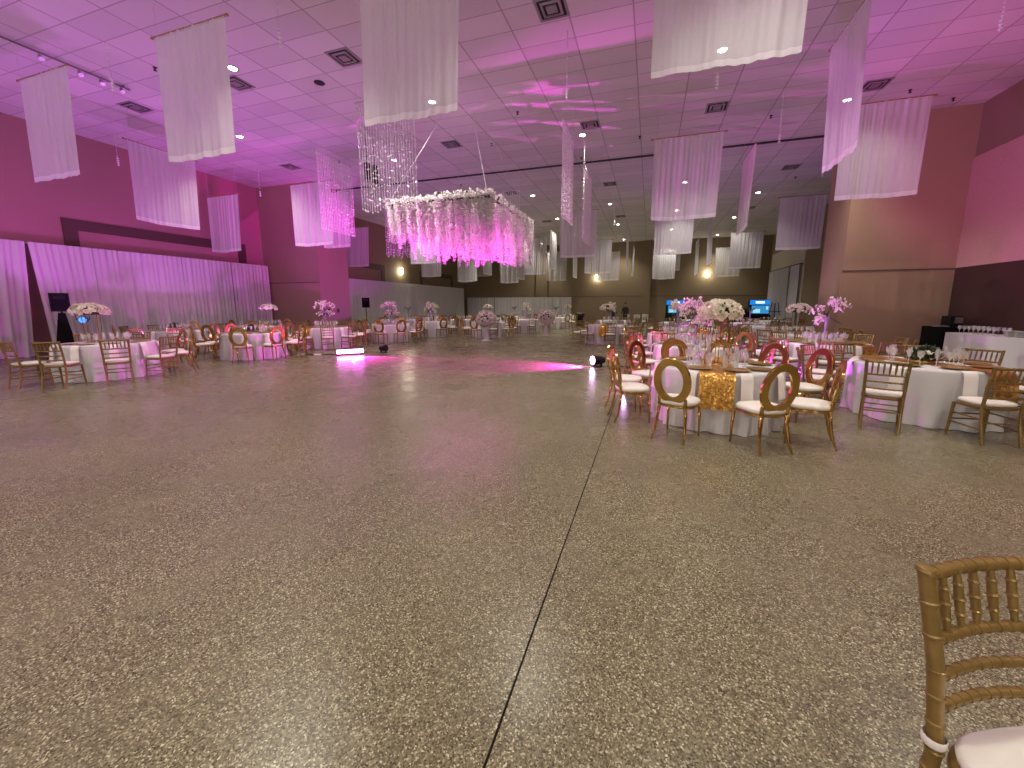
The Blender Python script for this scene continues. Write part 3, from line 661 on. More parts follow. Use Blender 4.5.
def strip_me(name, mat, w, r_in, hang, out=.008, wseg=4, ruf=.0):
    """cloth strip lying on the table from radius r_in and hanging over its edge, along local +X"""
    path = [(r_in, .7725), ((r_in + .80) / 2, .7725), (.80, .7725), (.832, .766), (.848 + out, .748), (.868 + out, .70)]
    for k in range(1, 6): path.append((.868 + out + .026 * k / 5, .70 - (hang - .05) * k / 5))
    def f(u, v):
        i = v * (len(path) - 1); j = min(int(i), len(path) - 2); t_ = i - j; r = path[j][0] + (path[j + 1][0] - path[j][0]) * t_; z = path[j][1] + (path[j + 1][1] - path[j][1]) * t_
        r += ruf * sin(u * 19) * max(0, v - .5)
        return (r, (u - .5) * w, z)
    return MB().grid(f, wseg, len(path) - 1).mesh(name, mat, True)
NAP = strip_me('napkin', 'napkin', .145, .765, .30)
def runner_me(w=.40, hang=.44):
    path = [(-.92, .33), (-.89, .70), (-.862, .748), (-.835, .768), (-.80, .776), (0, .776), (.80, .776), (.835, .768), (.862, .748), (.89, .70), (.92, .33)]
    pts = []
    for i in range(len(path) - 1):
        m = 6 if i in (0, 9) else (8 if i in (4, 5) else 1)
        for k in range(m): pts.append((path[i][0] + (path[i + 1][0] - path[i][0]) * k / m, path[i][1] + (path[i + 1][1] - path[i][1]) * k / m))
    pts.append(path[-1])
    def f(u, v):
        i = min(int(v * (len(pts) - 1) + 1e-6), len(pts) - 1); r, z = pts[i]
        g = .016 * sin(u * 15) * max(0, min(1, (.74 - z) / .2))
        return (r + g * (1 if r > 0 else -1), (u - .5) * w * (1 - .1 * max(0, .74 - z)), z)
    return MB().grid(f, 14, len(pts) - 1).mesh('table_runner', 'sequin', True)
RUN = runner_me()
PLATE = MB().lathe([(.09, 0), (.11, .003), (.158, .014), (.160, .017), (.11, .008), (.02, .007)], 28).mesh('charger_plate', 'goldrim', 40)
GOB = MB().lathe([(.034, 0), (.034, .003), (.006, .010), (.005, .085), (.012, .095), (.034, .12), (.040, .15), (.036, .195)], 12, caps=False).mesh('goblet', 'glass', True)
WAT = MB().lathe([(.026, 0), (.028, .004), (.034, .05), (.036, .10)], 12, caps=False).mesh('tumbler_glass', 'glass', True)
FLU = MB().lathe([(.030, 0), (.030, .003), (.005, .010), (.005, .09), (.018, .11), (.027, .16), (.024, .225)], 12, caps=False).mesh('flute', 'glass', True)
GOB_LO = MB().lathe([(.034, 0), (.006, .010), (.006, .09), (.036, .12), (.040, .15), (.036, .195)], 7, caps=False).mesh('goblet', 'glass', True)

# ---- flowers
def blossom(b, p, nrm, size, q, petals=6, open_=.35):
    nrm = nrm.normalized(); t1 = nrm.orthogonal().normalized(); t2 = nrm.cross(t1); a0 = q.uniform(0, 6)
    for k in range(petals):
        a = a0 + 2 * pi * k / petals; d = t1 * cos(a) + t2 * sin(a) + nrm * q.uniform(.1, open_ + .3)
        petal(b, p, d, nrm, size * q.uniform(.85, 1.1), .95, .3)
    for k in range(3):
        a = a0 + 2 * pi * k / 3 + .4; petal(b, p + nrm * size * .1, t1 * cos(a) + t2 * sin(a) + nrm * 1.2, nrm, size * .6, .9, .2)
def dome_me(rx, rz_, n, size, seed, mat='petal_w', low=-.35):
    q = random.Random(seed); b = MB(); lf = MB()
    for i in range(n):
        while True:
            d = rdir(q)
            if d.z > low: break
        p = Vector((d.x * rx, d.y * rx, d.z * rz_)) * q.uniform(.86, 1.03)
        blossom(b, p, Vector((d.x / rx, d.y / rx, d.z / rz_)), size * q.uniform(.8, 1.25), q)
    for i in range(n // 9):
        d = rdir(q); d.z = max(d.z, low); p = Vector((d.x * rx, d.y * rx, d.z * rz_)) * .97
        petal(lf, p, d + rdir(q) * .6, Vector((0, 0, 1)), size * 1.3, .5)
    core = MB().lathe([(rx * .75 * cos(R(a)), rz_ * .8 * sin(R(a))) for a in (-25, 0, 20, 45, 70, 88)], 14)
    return b.mesh('blossoms', mat), lf.mesh('leaves', 'leaf'), core.mesh('foam_core', 'leaf', True)
def frame_stand_me(z0, z1, r0, r1):
    out = []
    for k in range(4):
        a = pi / 4 + k * pi / 2
        out.append(('stand_leg', MB().tube([(r0 * cos(a), r0 * sin(a), z0), (r1 * cos(a), r1 * sin(a), z1)], .007, 6).mesh('stand_leg', 'goldmetal', True)))
    def hoop(r, z): return [(r * cos(2 * pi * k / 24), r * sin(2 * pi * k / 24), z) for k in range(25)]
    out.append(('stand_ring', MB().tube(hoop(r0, z0 + .006), .006, 6).mesh('stand_ring', 'goldmetal', True)))
    out.append(('stand_ring', MB().tube(hoop(r1, z1), .006, 6).mesh('stand_ring', 'goldmetal', True)))
    return out
def orchid_me(seed, n=8, reach=.36, up=.42, size=.034, mat='petal_p', z0=.56):
    q = random.Random(seed); br = MB(); b = MB(); lf = MB()
    for i in range(n):
        a = 2 * pi * i / n + q.uniform(-.3, .3); rr = reach * q.uniform(.6, 1.1); uu = up * q.uniform(-.1, 1.1); P = []
        for k in range(9):
            t_ = k / 8; P.append(Vector((cos(a) * rr * t_, sin(a) * rr * t_, z0 + uu * sin(pi * .75 * t_) - .12 * t_ * t_)))
        br.tube(P, .005, 5)
        for k in range(3, 9):
            for j in range(4):
                c = P[k] + rdir(q) * .06; blossom(b, c, rdir(q) + Vector((cos(a), sin(a), .2)), size * q.uniform(.8, 1.3), q, 5, .25)
    for i in range(16):
        a = q.uniform(0, 6.28); d = Vector((cos(a), sin(a), q.uniform(-.5, .5))); petal(lf, Vector((0, 0, z0)) + d * .05, d, Vector((0, 0, 1)), q.uniform(.18, .34), .28, q.uniform(-.3, .3))
    return [('branches', br.mesh('branches', 'branch')), ('blossoms', b.mesh('blossoms', mat)), ('leaves', lf.mesh('leaves', 'leaf'))]
VASE = MB().lathe([(.075, 0), (.075, .012), (.022, .03), (.020, .30), (.028, .45), (.062, .58)], 14, caps=False).mesh('trumpet_vase', 'vase', True)
def low_me(seed, rx=.26):
    q = random.Random(seed); b = MB(); lf = MB()
    for i in range(130):
        d = rdir(q); d.z = abs(d.z); p = Vector((d.x * rx * q.random(), d.y * rx * .6 * q.random(), .02 + .09 * d.z)); petal(lf, p, d + Vector((0, 0, .2)), Vector((0, 0, 1)), q.uniform(.07, .14), .55)
    for i in range(14):
        a = q.uniform(0, 6.28); r = q.uniform(.0, .85); blossom(b, Vector((rx * r * cos(a), rx * .55 * r * sin(a), .13)), Vector((.5 * cos(a), .5 * sin(a), 1)), .062, q, 7)
    return [('leaves', lf.mesh('leaves', 'leaf')), ('blossoms', b.mesh('blossoms', 'petal_w')), ('tray', MB().lathe([(.1, 0), (.16, .004), (.16, .03), (.15, .032)], 20).mesh('tray', 'goldmetal', 40))]
def palm_me(seed):
    q = random.Random(seed); lf = MB()
    for i in range(22):
        a = q.uniform(0, 6.28); d = Vector((cos(a), sin(a), q.uniform(.1, 1.2))); petal(lf, Vector((0, 0, .55)), d, Vector((0, 0, 1)), q.uniform(.28, .45), .22, -.25)
    return [('leaves', lf.mesh('leaves', 'leaf'))]
d1 = dome_me(.26, .175, 330, .042, 1); d2 = dome_me(.29, .17, 200, .05, 2, 'petal_w', -.2); d3 = dome_me(.30, .17, 170, .055, 3, 'petal_p', -.2)
def dome_kit(d, zc): return lambda root, zc=zc, d=d: [put(n, me, root, (0, 0, zc)) for n, me in zip(('blossoms', 'leaves', 'foam_core'), d)]
STAND_S, STAND_T = frame_stand_me(0, .62, .15, .17), frame_stand_me(0, .62, .14, .17)
ORC = [orchid_me(5), orchid_me(6, 7, .34, .5), orchid_me(7, 6, .34, .4, .034, 'petal_w')]
LOW = [low_me(1), low_me(2, .21)]; PALM = palm_me(3)
def centre(kind, x, y, lab, z=.7705):
    if kind == 'D': 
        t = thing('flower_centrepiece', lab, 'centrepiece', (x, y, z), .5); kit(STAND_S)(t); dome_kit(d1, .71)(t)
    elif kind == 'd':
        t = thing('flower_centrepiece', lab, 'centrepiece', (x, y, z), .9); kit(STAND_T)(t); dome_kit(d2, .68)(t)
    elif kind == 'p':
        t = thing('flower_centrepiece', lab, 'centrepiece', (x, y, z), .9); kit(STAND_T)(t); dome_kit(d3, .68)(t)
    elif kind in 'Oow':
        t = thing('orchid_centrepiece', lab, 'centrepiece', (x, y, z), rnd.uniform(0, 6)); put('trumpet_vase', VASE, t); kit(ORC['Oow'.index(kind)])(t)
    elif kind == 'l':
        t = thing('low_flower_centrepiece', lab, 'centrepiece', (x, y, z + .004), rnd.uniform(-.3, .3)); kit(LOW[0])(t)
    elif kind == 'k':
        t = thing('low_flower_centrepiece', lab, 'centrepiece', (x, y, z + .004), rnd.uniform(-.3, .3)); kit(LOW[1])(t)
    elif kind == 'm':
        t = thing('palm_centrepiece', lab, 'centrepiece', (x, y, z), 0); put('trumpet_vase', VASE, t); kit(PALM)(t)
SHARE = {'O': 'gold oval-backed chair', 'C': 'gold chiavari chair'}
def table(x, y, name, angles, kinds, cent=None, centlab=None, runner=None, lvl=2, r=1.18, off=(0, 0)):
    """name: words that single this table out; lvl 2 near, 1 middle, 0 far"""
    t = thing('round_table', f'{name}, round, under a floor-length white cloth', 'table', (x, y, 0), rnd.uniform(0, 6), 'round banquet tables')
    put('tablecloth', rnd.choice(CLOTH if lvl else CLOTH_LO), t); put('tabletop', top_me, t)
    if cent: centre(cent, x + off[0], y + off[1], centlab, .7775 if runner is not None else .7705)
    va = atan2(-y, -x)                                             # direction towards the camera
    ent = []
    tw = {}; rd = {}; angles = list(angles)
    for i, a in enumerate(angles):
        if isinstance(a, tuple): tw[a[0]] = a[1]; rd[a[0]] = a[2] if len(a) > 2 else r; a = a[0]; angles[i] = a
        aa = R(a) - va; aa = (aa + pi) % (2 * pi) - pi              # 0 = nearest the camera; the viewer's right is positive (counter-clockwise)
        ent.append((aa, a, kinds[i % len(kinds)]))
    names = {}
    for side, sg in (('right', 1), ('left', -1)):
        lst = sorted([e for e in ent if (e[0] >= 0) == (sg == 1)], key=lambda e: abs(e[0]))
        for j, e in enumerate(lst): names[e[1]] = f'{ORD[j]} from front, {side} side of'
    if runner is not None:
        thing('table_runner', f'gold sequin runner hanging over the edge of {name}', 'table runner', (x, y, 0), R(runner), me=RUN)
    for aa, a, k in ent:
        ar = R(a); j = rnd.uniform(-.06, .06); rr = rd.get(a, r) + rnd.uniform(0, .06)
        chair(k, x + rr * cos(ar), y + rr * sin(ar), ar + pi / 2 + j * 2 + R(tw.get(a, 0)), f'{SHARE[k]}, {names[a]} {name}', 'chairs at ' + name, lvl > 0)
        if runner is not None and abs((a - runner + 180) % 360 - 180) < 14 or runner is not None and abs((a - runner) % 360 - 180) < 14: continue
        pl = names[a].replace(' from front,', ' place,')
        thing('napkin', f'ivory napkin, {pl} {name}', 'napkin', (x, y, 0), ar, 'napkins at ' + name, NAP)
        gz = .777 if runner is not None else .769
        if lvl:
            thing('charger_plate', f'gold charger plate, {pl} {name}', 'plate', (x + .60 * cos(ar), y + .60 * sin(ar), .7785 if runner is not None else .7695), 0, 'plates at ' + name, PLATE)
            thing('flute_glass', f'slender flute glass, {pl} {name}', 'glass', (x + .36 * cos(ar - .17), y + .36 * sin(ar - .17), gz), 0, 'flutes at ' + name, FLU)
        if lvl and cent in ('D', 'O'): thing('tumbler_glass', f'short tumbler glass, {pl} {name}', 'glass', (x + .28 * cos(ar), y + .28 * sin(ar), gz), 0, 'tumblers at ' + name, WAT)
        thing('goblet_glass', f'stemmed goblet, {pl} {name}', 'glass', (x + .38 * cos(ar + .17), y + .38 * sin(ar + .17), gz), 0, 'goblets at ' + name, GOB if lvl else GOB_LO)
def even(n, off): return [off + 360 / n * i for i in range(n)]

table(.93, 6.1, 'the nearest table', [-157, (-117, 3), (-75, 8), (-42, 26), (15, 6), 47, 79, 109, 140, 171], ['O'], 'D', 'big cream flower dome on a gold frame, on the nearest table', -97)
table(3.82, 7.2, 'the low-greenery table', [(-133, 23, 1.22), (-88, 4, 1.10), -40, 0, 36, 70, 105, 140, 176], ['C'], 'l', 'low white roses and dark greenery, nearest at the right side', -62, r=1.2)
table(.95, 9.1, 'the pink-orchid table', [-176, -145, -110, -70, -35, 0, 40, 75, 110, 145], ['C', 'O', 'O', 'C', 'C'], 'O', 'spray of pink orchids, left of the big cream flower dome', None)
table(3.75, 10.5, 'the spreading-orchid table', even(10, -140), ['C'], 'O', 'spreading pale orchids with dark leaves, before the right pier', -50)
table(-11.6, 5.5, 'the frontmost left table', [-91, -58, -20, 16, 50, 84, 130, 168], ['C', 'C', 'C', 'C', 'O', 'O', 'C', 'C', 'C'], 'd', 'cream flower dome on tall gold legs beside the black speaker', None, r=1.2, off=(-.2, -.1))
table(-11.6, 8.95, 'the oval-chair left table', [-50, -14, 22, 58, 94, 130, 164, -164, -132], ['O'], 'k', 'low white flowers on the oval-chair left table', -120)
table(-11.7, 12.0, 'the lily-vase left table', even(10, -45), ['C', 'C', 'C', 'O'], 'O', 'tall pink lilies in a violet vase before the left pier', -95)
table(-15.15, 9.0, 'the greenery table by the drapes', even(9, -30), ['C', 'O', 'C'], 'l', 'low white roses and greenery beside the left wall drapes', None, lvl=1)
table(-15.0, 12.4, 'the dome-flower table by the pier', even(8, -20), ['C', 'O'], 'd', 'pale flower dome on a tall stand before the left pier', None, lvl=1)
table(-10.9, 14.9, 'the violet table past the light bar', [-74, -38, -2, 34, 70, 106, 142, 178, -146, -110], ['O'], 'O', 'pink orchid spray in front of the first grey drape', None, lvl=1)
table(-10.7, 17.95, 'the table under the small white sprigs', even(8, -80), ['C', 'O', 'C'], 'w', 'small white sprigs left of the dark palm leaves', None, lvl=0)
table(-7.7, 18.5, 'the table behind the pink flower ball', even(9, -98), ['O', 'C', 'O'], None, None, None, lvl=0)
table(-13.4, 20.0, 'the palm-leaf table by the drapes', even(8, 10), ['O', 'C'], 'm', 'dark palm leaves before the long grey drapes', None, lvl=0)
table(-10.3, 21.0, 'the second-row oval-chair table', even(8, -75), ['O'], None, None, None, lvl=0)
table(-13.6, 23.2, 'the far drape-side table', even(8, 5), ['C', 'O'], 'd', 'white flower dome far back beside the grey drapes', None, lvl=0)
table(-10.2, 24.4, 'the far table before the white domes', even(8, 0), ['C'], 'd', 'white flower dome, second far back beside the grey drapes', None, lvl=0)
table(-6.9, 22.4, 'the far table with slanting orchids', even(8, -60), ['C', 'O'], 'w', 'white orchid spray in front of the low far drapes', None, lvl=0)
table(-9.6, 28.0, 'the rearmost left table', even(8, 12), ['C'], 'm', 'dark leaf bunch in front of the low far drapes', None, lvl=0)
table(-6.2, 27.0, 'the rearmost middle table', even(8, 0), ['O'], 'm', 'dark leaf bunch left of the far white flower dome', None, lvl=0)
table(-6.6, 33.2, 'the small drape-end table', even(4, 40), ['C'], 'd', 'cream flower dome at the free end of the far drape', None, lvl=0)
table(-1.7, 17.0, 'the orange-runner table', [-165, -122, -78, -45, -5, 35, 75, 115, 150], ['C'], 'd', 'cream flower dome on the orange-runner table', -92, lvl=0)
table(-2.0, 22.2, 'the leafy table behind the orange runner', even(8, 15), ['C'], 'w', 'white sprigs and dark leaves before the two people', None, lvl=0)
table(.8, 12.4, 'the violet-lit third table', even(10, -110), ['C', 'C', 'O'], 'w', 'pale sprigs left of the first blue display', None, lvl=1)
table(4.2, 13.7, 'the pink-dome table', even(9, -100), ['C'], 'p', 'blush flower dome beside the right pier orchids', None, lvl=1)
table(1.6, 15.7, 'the fourth-row middle table', even(9, -85), ['C'], 'w', 'white sprigs behind the big cream flower dome', -80, lvl=0)
table(4.1, 17.8, 'the table beside the right pier', even(7, -120), ['C'], None, None, None, lvl=0)
table(1.3, 20.6, 'the far right table with white dome', even(8, -80), ['C'], 'd', 'white flower dome left of the first blue display', None, lvl=0)
table(4.5, 21.1, 'the far right table past the pier', even(8, -60), ['C'], 'm', 'dark leaf bunch beside the second blue display', None, lvl=0)
table(2.6, 24.4, 'the farthest right table', even(8, -90), ['C'], 'm', 'dark leaf bunch between the two blue displays', None, lvl=0)
table(6.2, 24.2, 'the table near the far doorway', even(8, -90), ['C'], None, None, None, lvl=0)
# white chairs by the far wall
for i, (x, y) in enumerate([(-.9, 29.5), (-.3, 29.7), (-6.0, 30.5), (-1.5, 29.6)]):
    thing('chiavari_chair', ['white chiavari chair right of the two people, left of two', 'white chiavari chair right of the two people, right of two', 'white chiavari chair beside the black bin', 'white chiavari chair just behind the two people'][i], 'chair', (x, y, 0), R(170 + 10 * i), 'white chairs at the back', white_me)
# the chair in the corner of the photo
nx, ny = .96, 1.32
c = thing('chiavari_chair', 'gold chiavari chair with white cushion, closest, cut off in the corner', 'chair', (0, 0, 0)); kCHIH(c)
th = R(24) - pi                                                   # seat towards the camera
c.rotation_euler[2] = th
bx, by = .200, -.268                                                # its back post that shows at the photo's side
c.location = (.73 - (bx * cos(th) - by * sin(th)), 1.235 - (bx * sin(th) + by * cos(th)), 0)

# pink flower balls on short pedestals
ball = dome_me(.43, .36, 420, .06, 9, 'petal_p', -.95)
for x, y, lab in ((-7.0, 16.5, 'pink flower ball on a pedestal before the oval chairs'), (-5.1, 20.0, 'pink flower ball on a pedestal, alone on the open floor')):
    t = thing('flower_ball', lab, 'flower ball', (x, y, 0))
    put('pedestal', MB().lathe([(.2, 0), (.2, .02), (.11, .05), (.09, .5), (.16, .62)], 18).mesh('pedestal', 'cloth', 40), t)
    for n, me in zip(('blossoms', 'leaves', 'foam_core'), ball): put(n, me, t, (0, 0, .98))

# ------------------------------------------------------------------ serving table and what stands on it
SX, SY0, SY1, SZ = 7.72, 10.3, 13.85, .86
t = thing('serving_table', 'long serving table under a pleated white cloth along the right wall', 'table', (SX, 0, 0))
def skirt(u, v):
    P = [(.72, SY1), (0, SY1), (0, SY0), (.72, SY0)]; L = [.72, SY1 - SY0, .72]; s = u * sum(L); i = 0
    while i < 2 and s > L[i]: s -= L[i]; i += 1
    k = s / L[i]; x = P[i][0] + (P[i + 1][0] - P[i][0]) * k; y = P[i][1] + (P[i + 1][1] - P[i][1]) * k
    d = .02 * v * sin(u * 60) ; nx_, ny_ = ((0, 1), (-1, 0), (0, -1))[i]
    return (x + nx_ * d, y + ny_ * d, SZ * (1 - v) + .004)
put('tablecloth', MB().grid(skirt, 160, 5).box(0, .72, SY0, SY1, SZ - .012, SZ + .004).mesh('tablecloth', 'cloth', 40), t)
for i in range(8):
    for j in range(2):
        thing('goblet_glass', f'upturned glass on the serving table, {ORD[i]} from its black-cart end, {["front", "rear"][j]} row', 'glass', (SX + .2 + .28 * j, SY1 - .15 - .16 * i, SZ + .005 + .0), 0, 'glasses on the serving table', GOB)
PL2 = MB().lathe([(.06, 0), (.07, .004), (.125, .016), (.127, .020), (.07, .010), (.02, .009)], 18).mesh('plate', 'china', 40)
for i in range(7):
    for k in range(8):
        thing('dinner_plate', f'white plate in the {ORD[i]} stack from the glasses, {ORD[k]} from the bottom', 'plate', (SX + .3, SY1 - 1.62 - .29 * i, SZ + .0045 + .0175 * k), 0, 'stacked plates on the serving table', PL2)
t = thing('covered_cart', 'black cloth-covered cart in the corner beside the serving table', 'cart', (8.08, 14.55, 0))
put('cover', MB().loft([[(a * 1.03, b * 1.03, .012) for a, b, _ in superell(.36, .45, 0, 32, 8)], [(a, b, .5) for a, b, _ in superell(.35, .43, 0, 32, 8)], [(a, b, .97) for a, b, _ in superell(.35, .43, 0, 32, 8)], [(a * .97, b * .97, .99) for a, b, _ in superell(.35, .43, 0, 32, 8)]]).mesh('cover', 'blackcloth', 50), t)
put('wheel', MB().lathe([(.03, 0), (.03, .012)], 10, (-.25, -.3, 0)).lathe([(.03, 0), (.03, .012)], 10, (.25, -.3, 0)).lathe([(.03, 0), (.03, .012)], 10, (-.25, .3, 0)).lathe([(.03, 0), (.03, .012)], 10, (.25, .3, 0)).mesh('wheel', 'black'), t)
t = thing('coffee_machine', 'dark boxy machine with a faint screen on the black cart', 'machine', (8.24, 14.6, .99))
put('body', MB().rbox(-.16, .16, -.18, .18, 0, .3, .03).mesh('body', 'black', 40), t); put('screen', MB().box(-.04, .14, -.186, -.180, .10, .27).mesh('screen', 'steel'), t)
thing('tray', 'small flat grey tray on top of the black cart', 'tray', (7.9, 14.42, .991), 0, me=MB().rbox(-.16, .16, -.1, .1, 0, .03, .02).mesh('tray', 'steel', 40))

# ------------------------------------------------------------------ sound and stage gear
def tripod(lab, x, y, h, scrim=False):
    t = thing('speaker_stand', lab, 'speaker stand', (x, y, 0))
    put('pole', MB().tube([(0, 0, .25), (0, 0, h)], .02, 10).mesh('pole', 'black', True), t); put('collar', MB().lathe([(.03, .62), (.04, .64), (.04, .72), (.03, .74)], 12).mesh('collar', 'black', 40), t)
    if scrim: put('scrim', MB().loft([[(r * cos(2 * pi * k / 3 + .5), r * sin(2 * pi * k / 3 + .5), z) for k in range(3)] for r, z in ((.30, .02), (.08, 1.38))]).mesh('scrim', 'blackcloth'), t)
    for k in range(3):
        a = .5 + k * 2 * pi / 3; put('leg', MB().tube([(.03 * cos(a), .03 * sin(a), .68), (.52 * cos(a), .52 * sin(a), .012)], .013, 8).mesh('leg', 'black', True), t)
        put('brace', MB().tube([(.02 * cos(a), .02 * sin(a), .28), (.27 * cos(a), .27 * sin(a), .345)], .009, 6).mesh('brace', 'black', True), t)
def speaker(lab, x, y, z, rz, s=1.0):
    t = thing('loudspeaker', lab, 'speaker', (x, y, z), rz)
    def sec(zz, i): return [(p[0] * s, p[1] * s, zz * s) for p in ((-.24 + i, -.19 + i, 0), (.24 - i, -.19 + i, 0), (.16 - i, .2 - i, 0), (-.16 + i, .2 - i, 0))]
    put('cabinet', MB().loft([sec(0, .012), sec(.012, 0), sec(.63, 0), sec(.65, .012)]).mesh('cabinet', 'black'), t)
    put('grille', MB().box(-.21 * s, .21 * s, -.2 * s, -.19 * s, .05 * s, .6 * s).mesh('grille', 'grille'), t); put('horn', MB().rbox(-.14 * s, .14 * s, -.206 * s, -.2 * s, .42 * s, .56 * s, .02 * s).mesh('horn', 'black'), t)
tripod('black tripod stand under the speaker before the purple drapes', -15.6, 6.55, 1.42, True); speaker('black loudspeaker on a stand before the purple drapes', -15.6, 6.55, 1.42, R(65), .78)
tripod('black tripod stand in front of the first grey drape', -16.2, 19.8, 1.45); speaker('black loudspeaker on a stand in front of the first grey drape', -16.2, 19.8, 1.45, R(40), .9)
t = thing('hanging_stage_light', 'small stage light glowing blue beside the left speaker', 'stage light', (-15.35, 6.85, 1.18), R(60))
put('body', MB().tube([(0, .16, 0), (0, -.1, 0)], .1, 14).mesh('body', 'black', 40), t); put('lens', MB().tube([(0, -.101, 0), (0, -.108, 0)], .085, 14).mesh('lens', 'bluelens'), t); put('yoke', MB().tube([(-.13, 0, 0), (-.13, 0, .14), (.13, 0, .14), (.13, 0, 0)], .012, 6).mesh('yoke', 'black'), t)
# LED bar on the floor
lx, ly, lr = -9.15, 10.3, R(50)
t = thing('led_wash_bar', 'glowing magenta LED wash bar lying on the open floor', 'stage light', (lx, ly, 0), lr)
put('housing', MB().rbox(-.42, .42, -.05, .09, .05, .2, .015).mesh('housing', 'black', 40), t); put('led_face', MB().box(-.40, .40, -.062, -.05, .065, .185).mesh('led_face', 'led'), t)
for x in (-.35, .35): put('floor_bracket', MB().box(x - .03, x + .03, -.12, .14, 0, .012).box(x - .03, x + .03, .09, .102, .0, .14).mesh('floor_bracket', 'black'), t)
t = thing('par_light', 'small black lamp on the floor behind the magenta LED bar', 'stage light', (-8.55, 11.2, 0), R(90))
put('body', MB().tube([(0, .12, .14), (0, -.12, .16)], [.08, .11], 14).mesh('body', 'black', 40), t); put('yoke', MB().box(-.12, .12, -.08, .08, 0, .012).box(-.13, -.118, -.03, .03, 0, .18).box(.118, .13, -.03, .03, 0, .18).mesh('yoke', 'black'), t)
t = thing('par_light', 'black spotlight on the floor throwing a violet beam across the dance floor', 'stage light', (-1.22, 10.35, 0), R(-52))
put('body', MB().tube([(0, .17, .16), (0, .05, .165), (0, -.17, .17)], [.08, .115, .13], 16).mesh('body', 'black', 40), t); put('lens', MB().tube([(0, -.171, .17), (0, -.179, .17)], .11, 16).mesh('lens', 'parlens'), t)
put('yoke', MB().box(-.15, .15, -.1, .1, 0, .014).box(-.155, -.14, -.03, .03, 0, .2).box(.14, .155, -.03, .03, 0, .2).mesh('yoke', 'black'), t)
t = thing('par_light', 'black spotlight on the floor behind the nearest table\'s leftmost chair', 'stage light', (-.25, 7.35, 0), R(-60))  # hidden spotlight added to light the front of the flower chandelier
put('body', MB().tube([(0, .12, .13), (0, .03, .135), (0, -.14, .15)], [.06, .085, .10], 16).mesh('body', 'black', 40), t); put('lens', MB().tube([(0, -.141, .15), (0, -.148, .15)], .085, 16).mesh('lens', 'parlens'), t)
put('yoke', MB().box(-.12, .12, -.08, .08, 0, .012).box(-.125, -.112, -.03, .03, 0, .16).box(.112, .125, -.03, .03, 0, .16).mesh('yoke', 'black'), t)
def cable(lab, pts, r=.012): thing('floor_cable', lab, 'cable', (0, 0, 0), me=MB().tube([(x, y, r) for x, y in pts], r, 6).mesh('floor_cable', 'black', True))
cable('black cable on the floor running from the LED bar towards the left tables', [(-9.6, 10.2), (-9.9, 10.1), (-10.3, 9.95), (-10.9, 9.9)])
cable('short black cable on the floor beside the violet spotlight', [(-1.0, 10.45), (-.8, 10.5), (-.5, 10.45), (-.35, 10.5)])
for i, (x, y) in enumerate(((-10.75, 9.93), (-10.15, 10.0))): thing('floor_tape', ['strip of pale tape over the cable, end nearer the tables', 'strip of pale tape over the cable, end nearer the LED bar'][i], 'tape', (x, y, .001), .1, me=MB().grid(lambda u, v: ((u - .5) * .26, (v - .5) * .12, .026 * sin(pi * v) ** .6), 2, 8).mesh('floor_tape', 'tape'))

# uplights added among the tables to make the violet wash
upl = [(2.3, 8.2, 'between the nearest table and the spreading-orchid table'), (2.7, 19.2, 'beside the right pier tables'), (-12.6, 16.3, 'beside the left pier tables')]
wal = [(-14.6, 2.6, 'behind the frontmost left table'), (-13.3, 7.15, 'left of the gap between the two front left tables'), (-13.25, 10.4, 'between the four left tables')]
can = [('body', MB().lathe([(.09, .0), (.10, .01), (.10, .2), (.11, .22), (.11, .24)], 14).mesh('body', 'black', 40)), ('lens', MB().lathe([(.09, .241), (.05, .245)], 14).mesh('lens', 'parlens'))]
for x, y, lab in upl + wal:
    t = thing('uplight', 'added black floor uplight glowing violet ' + lab, 'uplight', (x, y, 0)); kit(can)(t)

# ------------------------------------------------------------------ displays, bin, wall plates, people
for i, (x, y, lab) in enumerate(((2.0, 35.4, 'black kiosk with a blue display, left of the pair by the far wall'), (8.05, 35.0, 'black kiosk with a blue display, by the grey doorway curtains'))):
    t = thing('display_kiosk', lab, 'display kiosk', (x, y, 0), R(6 if i else 0))
    put('cabinet', MB().rbox(-.75, .75, -.3, .3, 0, .85, .03).rbox(-.72, .72, -.05, .25, .85, 2.0, .03).mesh('cabinet', 'black', 40), t)
    put('header', MB().box(-.70, .70, -.09, -.05, 1.62, 1.98).mesh('header', 'scr_head'), t)
    put('header_bar', MB().box(-.3, .32, -.095, -.09, 1.72, 1.88).mesh('header_bar', 'scr_white'), t)
    s = put('screen', MB().box(-.55, .68, -.08, -.05, .95, 1.56).mesh('screen', 'scr'), t)
    put('bright_patch', MB().box(-.45, .05, -.084, -.08, 1.0, 1.3).box(.45, .6, -.084, -.08, 1.25, 1.5).mesh('bright_patch', 'scr_hi'), s)
for i, (x, y) in enumerate(((6.75, 33.6), (6.0, 34.2))):
    t = thing('equipment_case', ['tall black wheeled case before the right blue display, nearer one', 'tall black wheeled case beside the right blue display, farther one'][i], 'case', (x, y, 0), .2 * i)
    put('body', MB().rbox(-.35, .35, -.3, .3, .06, 1.35 - .15 * i, .03).mesh('body', 'black', 40), t)
    for a in (-1, 1):
        for b in (-1, 1): put('wheel', MB().tube([(a * .28 - .02, b * .22, .035), (a * .28 + .02, b * .22, .035)], .035, 10).mesh('wheel', 'black'), t)
t = thing('waste_bin', 'round black lined bin behind the orange-runner table', 'bin', (-5.1, 30.5, 0))
put('barrel', MB().lathe([(.27, 0), (.30, .1), (.34, .85), (.36, .88)], 20).mesh('barrel', 'black', 40), t); put('liner', MB().lathe([(.365, .80), (.375, .86), (.37, .93), (.33, .99), (.2, 1.02), (.05, 1.03)], 20).mesh('liner', 'bin', True), t)
